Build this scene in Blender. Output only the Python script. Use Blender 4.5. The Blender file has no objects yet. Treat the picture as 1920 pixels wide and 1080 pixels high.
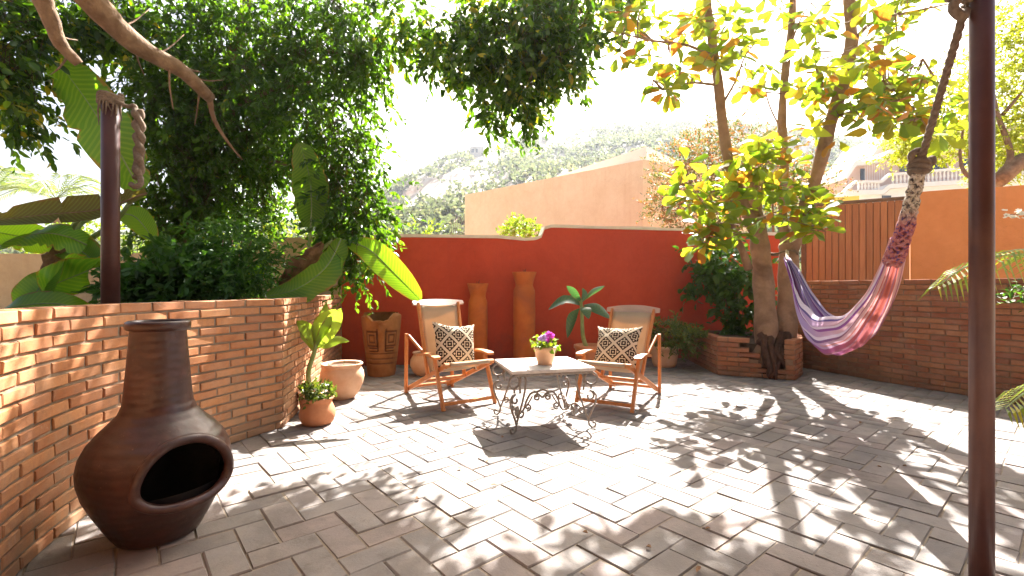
import bpy, math, random
import numpy as np
from mathutils import Vector, Matrix, noise as mnoise

random.seed(7)
RNG = np.random.default_rng(11)
S = bpy.context.scene
COL = S.collection

# ------------------------------------------------------------------ camera, sky, sun, exposure
EYE = 1.10
FPX = 884.0
cam_d = bpy.data.cameras.new('camera')
cam = bpy.data.objects.new('camera', cam_d)
COL.objects.link(cam)
cam.location = (0, 0, EYE)
cam.rotation_euler = (math.radians(90), 0, 0)
cam_d.sensor_width = 36
cam_d.lens = 36 * FPX / 1920
cam_d.clip_start = 0.05
cam_d.clip_end = 3000
S.camera = cam

SUN_DIR = Vector((0.33, 0.97, 1.0)).normalized()
SUN_EL = math.asin(SUN_DIR.z)
SUN_AZ = math.atan2(SUN_DIR.x, SUN_DIR.y)
world = bpy.data.worlds.new('World')
S.world = world
world.use_nodes = True
wn = world.node_tree
wn.nodes.clear()
sky_n = wn.nodes.new('ShaderNodeTexSky')
sky_n.sky_type = 'NISHITA'
sky_n.sun_disc = False
sky_n.sun_elevation = SUN_EL
sky_n.sun_rotation = SUN_AZ
sky_n.air_density = 0.8
sky_n.dust_density = 7.0
sky_n.ozone_density = 0.3
bg = wn.nodes.new('ShaderNodeBackground')
bg.inputs['Strength'].default_value = 0.056
wo = wn.nodes.new('ShaderNodeOutputWorld')
wn.links.new(sky_n.outputs[0], bg.inputs['Color'])
wn.links.new(bg.outputs[0], wo.inputs['Surface'])

sun_d = bpy.data.lights.new('sun', 'SUN')
sun_d.energy = 5.0
sun_d.angle = math.radians(0.53)
sun_d.color = (1.0, 0.97, 0.93)
sun = bpy.data.objects.new('sun', sun_d)
COL.objects.link(sun)
sun.location = (10, 30, 30)
sun.rotation_euler = SUN_DIR.to_track_quat('Z', 'Y').to_euler()

S.view_settings.view_transform = 'Standard'
S.view_settings.look = 'None'
S.view_settings.exposure = 2.75
S.view_settings.gamma = 1.0
S.render.engine = 'CYCLES'
S.cycles.max_bounces = 8
S.cycles.transparent_max_bounces = 8
S.cycles.use_denoising = True
S.cycles.sample_clamp_indirect = 8.0

# ------------------------------------------------------------------ helpers
def W(px, py, d):
    return Vector(((px - 960) / FPX * d, d, EYE + (540 - py) / FPX * d))

def F(px, py):
    d = EYE * FPX / (py - 540)
    return Vector(((px - 960) / FPX * d, d, 0))

def lerp(a, b, t):
    return a + (b - a) * t

def thing(name, label, cat, loc=(0, 0, 0), rotz=0.0, group=None):
    o = bpy.data.objects.new(name, None)
    COL.objects.link(o)
    o.location = loc
    o.rotation_euler = (0, 0, rotz)
    o.empty_display_size = 0.1
    o['label'] = label
    o['category'] = cat
    if group:
        o['group'] = group
    return o

def tag(o, label, cat, group=None):
    o['label'] = label
    o['category'] = cat
    if group:
        o['group'] = group
    return o

def link_mesh(name, me, parent=None, loc=None, kind=None, label=None):
    o = bpy.data.objects.new(name, me)
    COL.objects.link(o)
    if parent is not None:
        o.parent = parent
    if loc is not None:
        o.location = loc
    if kind:
        o['kind'] = kind
    if label:
        o['label'] = label
    return o

class MB:
    """collects vertices and faces, then links them as one mesh object"""
    def __init__(self):
        self.v = []
        self.f = []
        self.t = []
    def add(self, vs, fs, tint=0.5):
        n = len(self.v)
        self.v.extend([tuple(p) for p in vs])
        self.t.extend([tint] * len(vs))
        self.f.extend([tuple(i + n for i in q) for q in fs])
    def box(self, c, s, rz=0.0, jit=0.0, M=None, tint=0.5):
        cx, cy, cz = c
        hx, hy, hz = s[0] / 2, s[1] / 2, s[2] / 2
        vs = []
        ca, sa = math.cos(rz), math.sin(rz)
        for z in (-hz, hz):
            for (x, y) in ((-hx, -hy), (hx, -hy), (hx, hy), (-hx, hy)):
                p = Vector((x, y, z))
                if M is not None:
                    p = M @ p
                else:
                    p = Vector((x * ca - y * sa, x * sa + y * ca, z))
                vs.append((cx + p.x + random.uniform(-jit, jit), cy + p.y + random.uniform(-jit, jit), cz + p.z + random.uniform(-jit, jit)))
        self.add(vs, [(0, 3, 2, 1), (4, 5, 6, 7), (0, 1, 5, 4), (1, 2, 6, 5), (2, 3, 7, 6), (3, 0, 4, 7)], tint)
    def bar(self, a, b, w, h, up=(0, 0, 1), bevel=0.0):
        """rectangular bar from a to b, w across, h along up; chamfered along its length"""
        a = Vector(a); b = Vector(b)
        d = (b - a).normalized()
        u = Vector(up)
        s = d.cross(u)
        if s.length < 1e-4:
            s = d.cross(Vector((1, 0, 0)))
        s.normalize()
        u = s.cross(d).normalized()
        c = bevel or min(w, h) * 0.18
        prof = [(-w/2 + c, -h/2), (w/2 - c, -h/2), (w/2, -h/2 + c), (w/2, h/2 - c), (w/2 - c, h/2), (-w/2 + c, h/2), (-w/2, h/2 - c), (-w/2, -h/2 + c)]
        vs = [a + s * x + u * y for x, y in prof] + [b + s * x + u * y for x, y in prof]
        fs = [(i, (i + 1) % 8, 8 + (i + 1) % 8, 8 + i) for i in range(8)]
        fs += [tuple(range(7, -1, -1)), tuple(range(8, 16))]
        self.add(vs, fs)
    def tube(self, pts, rad, n=8, caps=True, tint=0.5):
        pts = [Vector(p) for p in pts]
        m = len(pts)
        if not hasattr(rad, '__len__'):
            rad = [rad] * m
        t0 = (pts[1] - pts[0]).normalized()
        ref = Vector((0, 0, 1)) if abs(t0.z) < 0.9 else Vector((1, 0, 0))
        s = t0.cross(ref).normalized()
        vs = []
        for i in range(m):
            t = (pts[min(i + 1, m - 1)] - pts[max(i - 1, 0)])
            if t.length < 1e-9:
                t = t0
            t.normalize()
            s = (s - t * s.dot(t))
            if s.length < 1e-6:
                s = t.cross(Vector((0.3, 0.5, 0.8)))
            s.normalize()
            b = t.cross(s)
            for k in range(n):
                a = 2 * math.pi * k / n
                vs.append(pts[i] + (s * math.cos(a) + b * math.sin(a)) * rad[i])
        fs = []
        for i in range(m - 1):
            for k in range(n):
                k2 = (k + 1) % n
                fs.append((i * n + k, i * n + k2, (i + 1) * n + k2, (i + 1) * n + k))
        if caps:
            fs.append(tuple(range(n - 1, -1, -1)))
            fs.append(tuple(range((m - 1) * n, m * n)))
        self.add(vs, fs, tint)
    def lathe(self, prof, n=32, c=(0, 0, 0), fn=None, close_bottom=True, close_top=False):
        vs = []
        for (r, z) in prof:
            for k in range(n):
                a = 2 * math.pi * k / n
                rr = r
                zz = z
                if fn:
                    rr, zz = fn(r, z, a)
                vs.append((c[0] + rr * math.cos(a), c[1] + rr * math.sin(a), c[2] + zz))
        fs = []
        m = len(prof)
        for i in range(m - 1):
            for k in range(n):
                k2 = (k + 1) % n
                fs.append((i * n + k, i * n + k2, (i + 1) * n + k2, (i + 1) * n + k))
        if close_bottom:
            fs.append(tuple(range(n - 1, -1, -1)))
        if close_top:
            fs.append(tuple(range((m - 1) * n, m * n)))
        self.add(vs, fs)
    def mesh(self, name, mat, smooth=False):
        me = bpy.data.meshes.new(name)
        me.from_pydata(self.v, [], self.f)
        me.materials.append(mat)
        if smooth:
            me.polygons.foreach_set('use_smooth', [True] * len(me.polygons))
        at = me.attributes.new('tint', 'FLOAT', 'POINT')
        at.data.foreach_set('value', self.t)
        me.update()
        return me
    def build(self, name, mat, parent=None, smooth=False, kind=None, label=None, local=False):
        if parent is not None and not local:
            inv = Matrix.Rotation(-parent.rotation_euler.z, 4, 'Z') @ Matrix.Translation(-Vector(parent.location))
            self.v = [tuple(inv @ Vector(p)) for p in self.v]
        return link_mesh(name, self.mesh(name, mat, smooth), parent, kind=kind, label=label)

def spline(pts, n):
    """Catmull-Rom through the points"""
    P = [Vector(p) for p in pts]
    P = [P[0] * 2 - P[1]] + P + [P[-1] * 2 - P[-2]]
    m = len(P) - 3
    out = []
    for i in range(n):
        u = i / (n - 1) * m
        k = min(int(u), m - 1)
        t = u - k
        a, b, c, d = P[k], P[k + 1], P[k + 2], P[k + 3]
        out.append(0.5 * ((2 * b) + (c - a) * t + (2 * a - 5 * b + 4 * c - d) * t * t + (3 * b - a - 3 * c + d) * t ** 3))
    return out

def interp(x, xs, ys):
    return float(np.interp(x, xs, ys))

# ------------------------------------------------------------------ materials
class NT:
    def __init__(self, name):
        self.m = bpy.data.materials.new(name)
        self.m.use_nodes = True
        self.t = self.m.node_tree
        self.t.nodes.clear()
        self.out = self.t.nodes.new('ShaderNodeOutputMaterial')
    def n(self, typ, **kw):
        nd = self.t.nodes.new(typ)
        for k, v in kw.items():
            if k.startswith('_'):
                setattr(nd, k[1:], v)
            else:
                nd.inputs[k.replace('__', ' ')].default_value = v
        return nd
    def l(self, a, b):
        self.t.links.new(a, b)
    def math(self, op, a, b=None, c=None):
        nd = self.t.nodes.new('ShaderNodeMath')
        nd.operation = op
        for i, x in enumerate((a, b, c)):
            if x is None:
                continue
            if isinstance(x, (int, float)):
                nd.inputs[i].default_value = x
            else:
                self.l(x, nd.inputs[i])
        return nd.outputs[0]
    def ramp(self, fac, stops, mode='LINEAR'):
        nd = self.t.nodes.new('ShaderNodeValToRGB')
        nd.color_ramp.interpolation = mode
        e = nd.color_ramp.elements
        while len(e) < len(stops):
            e.new(0.5)
        for i, (p, c) in enumerate(stops):
            e[i].position = p
            e[i].color = (c[0], c[1], c[2], 1)
        self.l(fac, nd.inputs[0])
        return nd.outputs[0]
    def mix(self, fac, a, b, blend='MIX'):
        nd = self.t.nodes.new('ShaderNodeMix')
        nd.data_type = 'RGBA'
        nd.blend_type = blend
        for sock, x in ((nd.inputs[0], fac), (nd.inputs[6], a), (nd.inputs[7], b)):
            if isinstance(x, (int, float)):
                sock.default_value = x
            elif isinstance(x, tuple):
                sock.default_value = (x[0], x[1], x[2], 1)
            else:
                self.l(x, sock)
        return nd.outputs[2]
    def noise(self, scale, detail=4.0, rough=0.55, vec=None, dist=0.0):
        nd = self.n('ShaderNodeTexNoise', Scale=scale, Detail=detail, Roughness=rough, Distortion=dist)
        if vec is not None:
            self.l(vec, nd.inputs['Vector'])
        return nd.outputs['Fac']
    def coord(self, which='Object'):
        if which == 'World':
            return self.n('ShaderNodeNewGeometry').outputs['Position']
        return self.n('ShaderNodeTexCoord').outputs[which]
    def rand(self):
        """a number that differs from piece to piece, for single objects and for joined pieces alike"""
        a = self.n('ShaderNodeObjectInfo').outputs['Random']
        b = self.n('ShaderNodeNewGeometry').outputs['Random Per Island']
        return self.math('FRACT', self.math('ADD', a, b))
    def bump(self, h, strength=0.4, dist=0.01):
        nd = self.n('ShaderNodeBump', Strength=strength, Distance=dist)
        self.l(h, nd.inputs['Height'])
        return nd.outputs['Normal']
    def principled(self, col, rough=0.7, spec=0.3, normal=None, metallic=0.0):
        p = self.n('ShaderNodeBsdfPrincipled')
        if isinstance(col, tuple):
            p.inputs['Base Color'].default_value = (col[0], col[1], col[2], 1)
        else:
            self.l(col, p.inputs['Base Color'])
        if isinstance(rough, (int, float)):
            p.inputs['Roughness'].default_value = rough
        else:
            self.l(rough, p.inputs['Roughness'])
        p.inputs['Specular IOR Level'].default_value = spec
        p.inputs['Metallic'].default_value = metallic
        if normal is not None:
            self.l(normal, p.inputs['Normal'])
        self.l(p.outputs[0], self.out.inputs['Surface'])
        return p

def rough_mat(name, c1, c2, scale=6.0, rough=0.8, bump=0.4, bscale=40.0, bdist=0.004, spec=0.25, c3=None, coord='World', metallic=0.0):
    t = NT(name)
    co = t.coord(coord)
    n1 = t.noise(scale, 5, 0.6, co)
    stops = [(0.3, c1), (0.7, c2)]
    col = t.ramp(n1, stops)
    if c3 is not None:
        n2 = t.noise(scale * 0.37, 6, 0.65, co, 0.6)
        col = t.mix(t.math('MULTIPLY', t.math('GREATER_THAN', n2, 0.0), t.ramp(n2, [(0.5, (0, 0, 0)), (0.68, (1, 1, 1))])), col, c3)
    nb = t.noise(bscale, 6, 0.6, co)
    t.principled(col, rough, spec, t.bump(nb, bump, bdist), metallic)
    return t.m

def plaster_mat(name, c1, c2, base_dirt, streak, zfoot=0.0):
    """painted render: trowel mottling, runs below the top, splash dirt at the foot, hairline cracks"""
    t = NT(name)
    co = t.coord('World')
    n1 = t.noise(1.6, 6, 0.65, co, 0.5)
    n2 = t.noise(9.0, 5, 0.6, co, 0.8)
    col = t.ramp(t.math('ADD', t.math('MULTIPLY', n1, 0.65), t.math('MULTIPLY', n2, 0.35)), [(0.36, c1), (0.64, c2)])
    mp = t.n('ShaderNodeMapping'); mp.inputs['Scale'].default_value = (7.0, 7.0, 0.35); t.l(co, mp.inputs['Vector'])
    n3 = t.noise(1.0, 5, 0.7, mp.outputs[0])
    col = t.mix(t.ramp(n3, [(0.54, (0,) * 3), (0.74, (0.45,) * 3)]), col, streak)
    z = t.n('ShaderNodeSeparateXYZ'); t.l(co, z.inputs[0])
    g = t.math('SUBTRACT', t.noise(4.0, 5, 0.7, co), t.math('MULTIPLY', z.outputs[2], 0.8))
    col = t.mix(t.ramp(g, [(0.22, (0,) * 3), (0.5, (0.7,) * 3)]), col, base_dirt)
    vo = t.n('ShaderNodeTexVoronoi', Scale=1.1); vo.feature = 'DISTANCE_TO_EDGE'
    mp2 = t.n('ShaderNodeMixRGB') if False else None
    wv = t.n('ShaderNodeVectorMath'); wv.operation = 'ADD'
    nz = t.n('ShaderNodeTexNoise', Scale=3.0, Detail=5.0); t.l(co, nz.inputs['Vector'])
    t.l(co, wv.inputs[0]); t.l(nz.outputs['Color'], wv.inputs[1]); t.l(wv.outputs[0], vo.inputs['Vector'])
    crack = t.math('MULTIPLY', t.math('LESS_THAN', vo.outputs['Distance'], 0.0022), 0.22)
    col = t.mix(crack, col, (c1[0] * .4, c1[1] * .4, c1[2] * .4))
    nb = t.noise(28, 6, 0.65, co)
    t.principled(col, 0.85, 0.18, t.bump(t.math('ADD', nb, t.math('MULTIPLY', n2, 1.5)), 0.45, 0.006))
    return t.m

def piece_mat(name, stops, rough=0.85, dirt=(0.1, 0.08, 0.06), grain=30.0, spot=0.25, bump=0.5, coord='World', stain=None, foot=None):
    """brick or paver: every piece its own tone, plus grain and blotches"""
    t = NT(name)
    co = t.coord(coord)
    col = t.ramp(t.rand(), stops)
    n1 = t.noise(grain, 6, 0.65, co)
    col = t.mix(t.math('MULTIPLY', t.ramp(n1, [(0.45, (0, 0, 0)), (0.75, (1, 1, 1))]), spot * 2.0), col, dirt)
    n2 = t.noise(grain * 0.18, 4, 0.6, co, 0.4)
    col = t.mix(t.ramp(n2, [(0.4, (0.0,) * 3), (0.75, (0.45,) * 3)]), col, t.mix(0.4, col, (0.55, 0.45, 0.34)))
    if stain:      # wide blotches of grime that run on from piece to piece
        n3 = t.noise(1.7, 6, 0.7, co, 0.8)
        col = t.mix(t.ramp(n3, [(0.46, (0,) * 3), (0.66, (0.6,) * 3)]), col, stain)
        n4 = t.noise(7.0, 5, 0.7, co, 0.3)
        col = t.mix(t.ramp(n4, [(0.56, (0,) * 3), (0.72, (0.5,) * 3)]), col, (stain[0] * 0.6, stain[1] * 0.58, stain[2] * 0.5))
    if foot:       # pale salts and damp near the foot of the wall
        z = t.n('ShaderNodeSeparateXYZ'); t.l(co, z.inputs[0])
        n5 = t.noise(3.5, 5, 0.7, co, 0.4)
        lo = t.math('LESS_THAN', z.outputs[2], 0.0)
        g = t.math('SUBTRACT', n5, t.math('MULTIPLY', z.outputs[2], 0.55))
        col = t.mix(t.ramp(g, [(0.30, (0,) * 3), (0.52, (0.65,) * 3)]), col, foot)
        n6 = t.noise(5.0, 6, 0.75, co, 0.5)
        col = t.mix(t.ramp(n6, [(0.60, (0,) * 3), (0.76, (0.5,) * 3)]), col, (0.55, 0.46, 0.36))
    nb = t.noise(grain * 3.5, 7, 0.7, co)
    t.principled(col, rough, 0.2, t.bump(nb, bump, 0.004))
    return t.m

def leaf_mat(name, stops, trans=0.45, rough=0.38, spec=0.45, glow=(1.5, 1.6, 0.55), veins=0.0, vein_scale=40.0):
    t = NT(name)
    at = t.n('ShaderNodeAttribute', _attribute_name='tint').outputs['Fac']
    ob = t.n('ShaderNodeObjectInfo').outputs['Random']
    r = t.math('FRACT', t.math('ADD', at, ob))
    col = t.ramp(r, stops)
    if veins > 0:
        uv = t.n('ShaderNodeUVMap').outputs[0]
        sep = t.n('ShaderNodeSeparateXYZ')
        t.l(uv, sep.inputs[0])
        w = t.math('SINE', t.math('MULTIPLY', t.math('ADD', sep.outputs[1], t.math('MULTIPLY', sep.outputs[0], 0.12)), vein_scale * 6.28))
        col = t.mix(t.math('MULTIPLY', t.math('GREATER_THAN', w, 0.3), veins), col, t.mix(0.5, col, (0.22, 0.30, 0.06)))
        ed = t.math('ADD', sep.outputs[0], t.math('MULTIPLY', t.math('SUBTRACT', t.noise(7.0, 4, 0.7, t.coord('Object')), 0.5), 0.9))
        col = t.mix(t.ramp(ed, [(0.93, (0,) * 3), (1.02, (0.85,) * 3)]), col, (0.20, 0.11, 0.04))
    nn = t.noise(9.0, 4, 0.6, t.coord('Object'))
    col = t.mix(t.math('MULTIPLY', nn, 0.35), col, t.mix(0.6, col, (0.02, 0.05, 0.01)))
    p = t.n('ShaderNodeBsdfPrincipled', Roughness=rough)
    p.inputs['Specular IOR Level'].default_value = spec
    t.l(col, p.inputs['Base Color'])
    tr = t.n('ShaderNodeBsdfTranslucent')
    t.l(t.mix(1.0, col, glow, 'MULTIPLY'), tr.inputs['Color'])
    mx = t.n('ShaderNodeMixShader', Fac=trans)
    t.l(p.outputs[0], mx.inputs[1])
    t.l(tr.outputs[0], mx.inputs[2])
    t.l(mx.outputs[0], t.out.inputs['Surface'])
    return t.m

def wood_mat(name, c1, c2, scale=(40, 40, 2.5), rough=0.5, rnd=0.35):
    t = NT(name)
    mp = t.n('ShaderNodeMapping')
    mp.inputs['Scale'].default_value = scale
    t.l(t.coord('Object'), mp.inputs['Vector'])
    n1 = t.noise(1.0, 5, 0.6, mp.outputs[0], 1.2)
    col = t.ramp(n1, [(0.3, c1), (0.72, c2)])
    col = t.mix(t.math('MULTIPLY', t.rand(), rnd), col, t.mix(0.5, col, (c1[0] * .45, c1[1] * .4, c1[2] * .4)))
    t.principled(col, rough, 0.35, t.bump(n1, 0.25, 0.003))
    return t.m

M = {}
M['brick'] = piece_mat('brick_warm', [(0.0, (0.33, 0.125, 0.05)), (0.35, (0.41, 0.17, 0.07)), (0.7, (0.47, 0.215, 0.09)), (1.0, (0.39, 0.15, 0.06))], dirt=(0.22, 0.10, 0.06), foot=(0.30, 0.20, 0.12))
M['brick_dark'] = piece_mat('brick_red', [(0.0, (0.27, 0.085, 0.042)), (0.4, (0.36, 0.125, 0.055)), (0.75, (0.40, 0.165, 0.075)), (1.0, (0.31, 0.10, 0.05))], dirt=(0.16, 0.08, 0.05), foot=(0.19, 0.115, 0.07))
M['mortar'] = rough_mat('mortar', (0.21, 0.155, 0.105), (0.29, 0.225, 0.155), 14, 0.95, 0.6, 90, 0.006)
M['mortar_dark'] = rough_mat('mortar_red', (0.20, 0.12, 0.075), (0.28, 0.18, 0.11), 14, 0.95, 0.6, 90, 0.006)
M['paver'] = piece_mat('paver_clay', [(0.0, (0.155, 0.142, 0.134)), (0.3, (0.20, 0.183, 0.172)), (0.6, (0.235, 0.21, 0.195)), (0.85, (0.225, 0.182, 0.166)), (1.0, (0.175, 0.165, 0.156))], dirt=(0.20, 0.16, 0.14), grain=24, spot=0.22, bump=0.55, stain=(0.13, 0.112, 0.10))
M['joint'] = rough_mat('joint_sand', (0.19, 0.15, 0.11), (0.26, 0.21, 0.155), 18, 0.95, 0.7, 120, 0.006)
M['earth'] = rough_mat('dry_earth', (0.22, 0.17, 0.12), (0.32, 0.26, 0.18), 0.4, 0.95, 0.6, 8, 0.02)
M['soil'] = rough_mat('bed_soil', (0.07, 0.05, 0.035), (0.14, 0.10, 0.07), 5, 0.95, 0.8, 40, 0.02)
M['red_plaster'] = plaster_mat('red_plaster', (0.47, 0.055, 0.020), (0.56, 0.078, 0.030), (0.24, 0.06, 0.035), (0.40, 0.060, 0.030))
M['coping'] = rough_mat('white_coping', (0.66, 0.58, 0.48), (0.80, 0.74, 0.66), 5, 0.85, 0.6, 50, 0.006)
M['tan_plaster'] = plaster_mat('tan_plaster', (0.44, 0.29, 0.15), (0.54, 0.38, 0.21), (0.26, 0.18, 0.10), (0.36, 0.25, 0.14))
M['orange_plaster'] = plaster_mat('orange_plaster', (0.60, 0.225, 0.075), (0.68, 0.27, 0.095), (0.40, 0.18, 0.08), (0.55, 0.22, 0.085))
M['peach'] = plaster_mat('peach_plaster', (0.78, 0.56, 0.35), (0.87, 0.67, 0.46), (0.66, 0.44, 0.25), (0.72, 0.48, 0.28))
M['roof_white'] = rough_mat('white_roof', (0.72, 0.68, 0.62), (0.82, 0.79, 0.74), 1.5, 0.8, 0.2, 20)
M['gate'] = wood_mat('gate_wood', (0.38, 0.13, 0.045), (0.52, 0.21, 0.08), (25, 25, 1.5), 0.55, 0.6)
M['gate_frame'] = rough_mat('gate_frame', (0.13, 0.07, 0.04), (0.20, 0.11, 0.06), 6, 0.6)
M['teak'] = wood_mat('teak', (0.46, 0.155, 0.040), (0.60, 0.235, 0.070), (18, 18, 18), 0.45, 0.4)
M['teak_grey'] = wood_mat('weathered_teak', (0.42, 0.27, 0.20), (0.50, 0.34, 0.26), (3, 30, 30), 0.45, 0.1)
M['canvas'] = None
M['maroon'] = rough_mat('maroon_paint', (0.055, 0.017, 0.014), (0.080, 0.026, 0.020), 5, 0.40, 0.25, 60, 0.002, 0.4, (0.115, 0.045, 0.028))
M['iron'] = rough_mat('wrought_iron', (0.17, 0.145, 0.125), (0.30, 0.26, 0.22), 40, 0.45, 0.3, 200, 0.001, 0.5, (0.24, 0.14, 0.08), 'Object', 0.35)
M['tabletop'] = rough_mat('stone_tabletop', (0.52, 0.44, 0.38), (0.64, 0.57, 0.50), 22, 0.55, 0.2, 60, 0.002, 0.4, (0.45, 0.38, 0.33), 'Object')
M['terracotta'] = rough_mat('terracotta', (0.44, 0.17, 0.075), (0.56, 0.24, 0.11), 9, 0.8, 0.3, 60, 0.003, 0.25, (0.50, 0.27, 0.16))
M['terracotta_orange'] = rough_mat('orange_terracotta', (0.44, 0.105, 0.018), (0.56, 0.165, 0.032), 5, 0.8, 0.6, 30, 0.006, 0.2, (0.36, 0.10, 0.03))
M['terracotta_pale'] = rough_mat('pale_terracotta', (0.56, 0.32, 0.18), (0.66, 0.42, 0.27), 8, 0.8, 0.3, 50, 0.003, 0.25, (0.60, 0.44, 0.32))
M['clay_dark'] = rough_mat('smoked_clay', (0.046, 0.017, 0.010), (0.085, 0.031, 0.018), 5, 0.36, 0.3, 45, 0.003, 0.45, (0.13, 0.062, 0.040), 'Object')
def clay_mat():
    t = NT('fired_clay')
    co = t.coord('Object')
    n1 = t.noise(3.2, 6, 0.7, co, 0.7)
    n2 = t.noise(14, 5, 0.65, co, 0.4)
    col = t.ramp(t.math('ADD', t.math('MULTIPLY', n1, 0.7), t.math('MULTIPLY', n2, 0.3)), [(0.34, (0.018, 0.007, 0.005)), (0.5, (0.046, 0.016, 0.010)), (0.66, (0.082, 0.029, 0.018))])
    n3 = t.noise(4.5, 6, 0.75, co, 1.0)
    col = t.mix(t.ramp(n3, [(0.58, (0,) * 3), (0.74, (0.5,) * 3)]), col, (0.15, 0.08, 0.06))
    n4 = t.noise(70, 3, 0.6, co)
    col = t.mix(t.ramp(n4, [(0.68, (0,) * 3), (0.74, (0.5,) * 3)]), col, (0.20, 0.12, 0.08))
    wv = t.n('ShaderNodeTexWave', Scale=9.0, Distortion=2.5, Detail=2.0)
    wv.bands_direction = 'Z'
    t.l(co, wv.inputs['Vector'])
    h = t.math('ADD', t.math('MULTIPLY', wv.outputs['Fac'], 0.5), t.math('MULTIPLY', n2, 0.9))
    t.principled(col, t.ramp(n3, [(0.35, (0.27,) * 3), (0.7, (0.6,) * 3)]), 0.5, t.bump(h, 0.35, 0.006))
    return t.m
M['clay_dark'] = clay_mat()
M['soot'] = rough_mat('soot', (0.012, 0.010, 0.009), (0.03, 0.024, 0.02), 12, 0.95)
M['bark'] = rough_mat('ficus_bark', (0.15, 0.09, 0.055), (0.30, 0.20, 0.125), 11, 0.9, 1.0, 24, 0.02, 0.15, (0.14, 0.085, 0.05))
M['bark_pale'] = rough_mat('almond_bark', (0.22, 0.135, 0.085), (0.34, 0.22, 0.145), 6, 0.9, 0.9, 26, 0.014, 0.15, (0.15, 0.09, 0.06))
M['root'] = rough_mat('dark_roots', (0.05, 0.026, 0.018), (0.11, 0.055, 0.035), 14, 0.95, 0.8, 40, 0.01)
M['rope'] = rough_mat('rope', (0.12, 0.085, 0.06), (0.24, 0.18, 0.13), 60, 0.9, 0.8, 220, 0.004, 0.1, (0.15, 0.11, 0.08))
M['stem'] = rough_mat('green_stem', (0.16, 0.22, 0.06), (0.28, 0.34, 0.12), 12, 0.5)
M['dry_leaf'] = rough_mat('dry_sheath', (0.14, 0.07, 0.035), (0.30, 0.17, 0.09), 12, 0.9, 0.8, 60, 0.01)
M['white_paint'] = rough_mat('white_paint', (0.74, 0.72, 0.69), (0.82, 0.80, 0.77), 2, 0.6, 0.1)
M['pink_wall'] = rough_mat('pink_wall', (0.60, 0.42, 0.33), (0.68, 0.50, 0.41), 0.6, 0.85, 0.2)
M['yellow_paint'] = rough_mat('yellow_paint', (0.75, 0.50, 0.06), (0.80, 0.56, 0.09), 1, 0.6, 0.1)
M['window'] = rough_mat('dark_glass', (0.05, 0.06, 0.08), (0.09, 0.10, 0.12), 1, 0.1, 0.0, 10, 0.001, 0.6)
M['grey_wall'] = rough_mat('grey_block', (0.40, 0.38, 0.36), (0.50, 0.48, 0.45), 0.8, 0.9)
M['cable'] = rough_mat('cable', (0.05, 0.05, 0.05), (0.08, 0.08, 0.08), 3, 0.6)

G = 'tint'
M['ficus'] = leaf_mat('ficus_leaf', [(0.0, (0.009, 0.024, 0.004)), (0.45, (0.016, 0.040, 0.006)), (0.8, (0.028, 0.062, 0.009)), (0.95, (0.045, 0.085, 0.012)), (1.0, (0.13, 0.11, 0.012))], 0.40, 0.34, 0.3, (8.5, 7.6, 1.2))
M['almond'] = leaf_mat('almond_leaf', [(0.0, (0.12, 0.21, 0.02)), (0.45, (0.22, 0.30, 0.025)), (0.72, (0.33, 0.35, 0.03)), (0.83, (0.46, 0.27, 0.035)), (0.92, (0.47, 0.14, 0.03)), (1.0, (0.13, 0.20, 0.025))], 0.55, 0.4, 0.35, (1.5, 1.45, 0.6))
M['almond_green'] = leaf_mat('almond_leaf_green', [(0.0, (0.11, 0.20, 0.02)), (0.5, (0.22, 0.32, 0.025)), (0.96, (0.33, 0.39, 0.035)), (1.0, (0.48, 0.20, 0.03))], 0.5, 0.4, 0.35, (1.5, 1.5, 0.5))
M['acacia'] = leaf_mat('feathery_leaf', [(0.0, (0.22, 0.27, 0.025)), (0.5, (0.33, 0.36, 0.03)), (1.0, (0.42, 0.40, 0.045))], 0.55, 0.5, 0.25, (1.4, 1.4, 0.5))
M['bougain'] = leaf_mat('bush_leaf', [(0.0, (0.07, 0.10, 0.03)), (0.55, (0.14, 0.15, 0.05)), (0.75, (0.22, 0.16, 0.06)), (0.86, (0.42, 0.12, 0.05)), (1.0, (0.16, 0.14, 0.07))], 0.4, 0.5, 0.25, (1.4, 1.3, 0.7))
M['hedge'] = leaf_mat('hedge_leaf', [(0.0, (0.10, 0.17, 0.02)), (1.0, (0.24, 0.30, 0.03))], 0.45, 0.4, 0.35)
M['shrub'] = leaf_mat('shrub_leaf', [(0.0, (0.035, 0.10, 0.018)), (0.6, (0.06, 0.15, 0.025)), (1.0, (0.10, 0.21, 0.035))], 0.42, 0.4, 0.4, (1.6, 1.7, 0.6))
M['vine'] = leaf_mat('vine_leaf', [(0.0, (0.03, 0.085, 0.012)), (0.6, (0.06, 0.14, 0.02)), (1.0, (0.12, 0.20, 0.03))], 0.4, 0.4, 0.4)
M['croton'] = leaf_mat('croton_leaf', [(0.0, (0.06, 0.10, 0.02)), (0.55, (0.13, 0.16, 0.03)), (1.0, (0.30, 0.28, 0.06))], 0.4, 0.4, 0.4)
M['banana'] = leaf_mat('banana_leaf', [(0.0, (0.065, 0.155, 0.018)), (1.0, (0.11, 0.22, 0.025))], 0.6, 0.3, 0.5, (3.6, 3.4, 0.6), 0.5, 26)
M['banana_old'] = leaf_mat('old_banana_leaf', [(0.0, (0.13, 0.11, 0.025)), (1.0, (0.20, 0.15, 0.03))], 0.5, 0.5, 0.3, (1.6, 1.3, 0.5), 0.6, 30)
M['dieff'] = leaf_mat('dumb_cane_leaf', [(0.0, (0.17, 0.27, 0.035)), (1.0, (0.28, 0.36, 0.06))], 0.5, 0.35, 0.45, (1.5, 1.5, 0.6), 0.35, 14)
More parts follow.
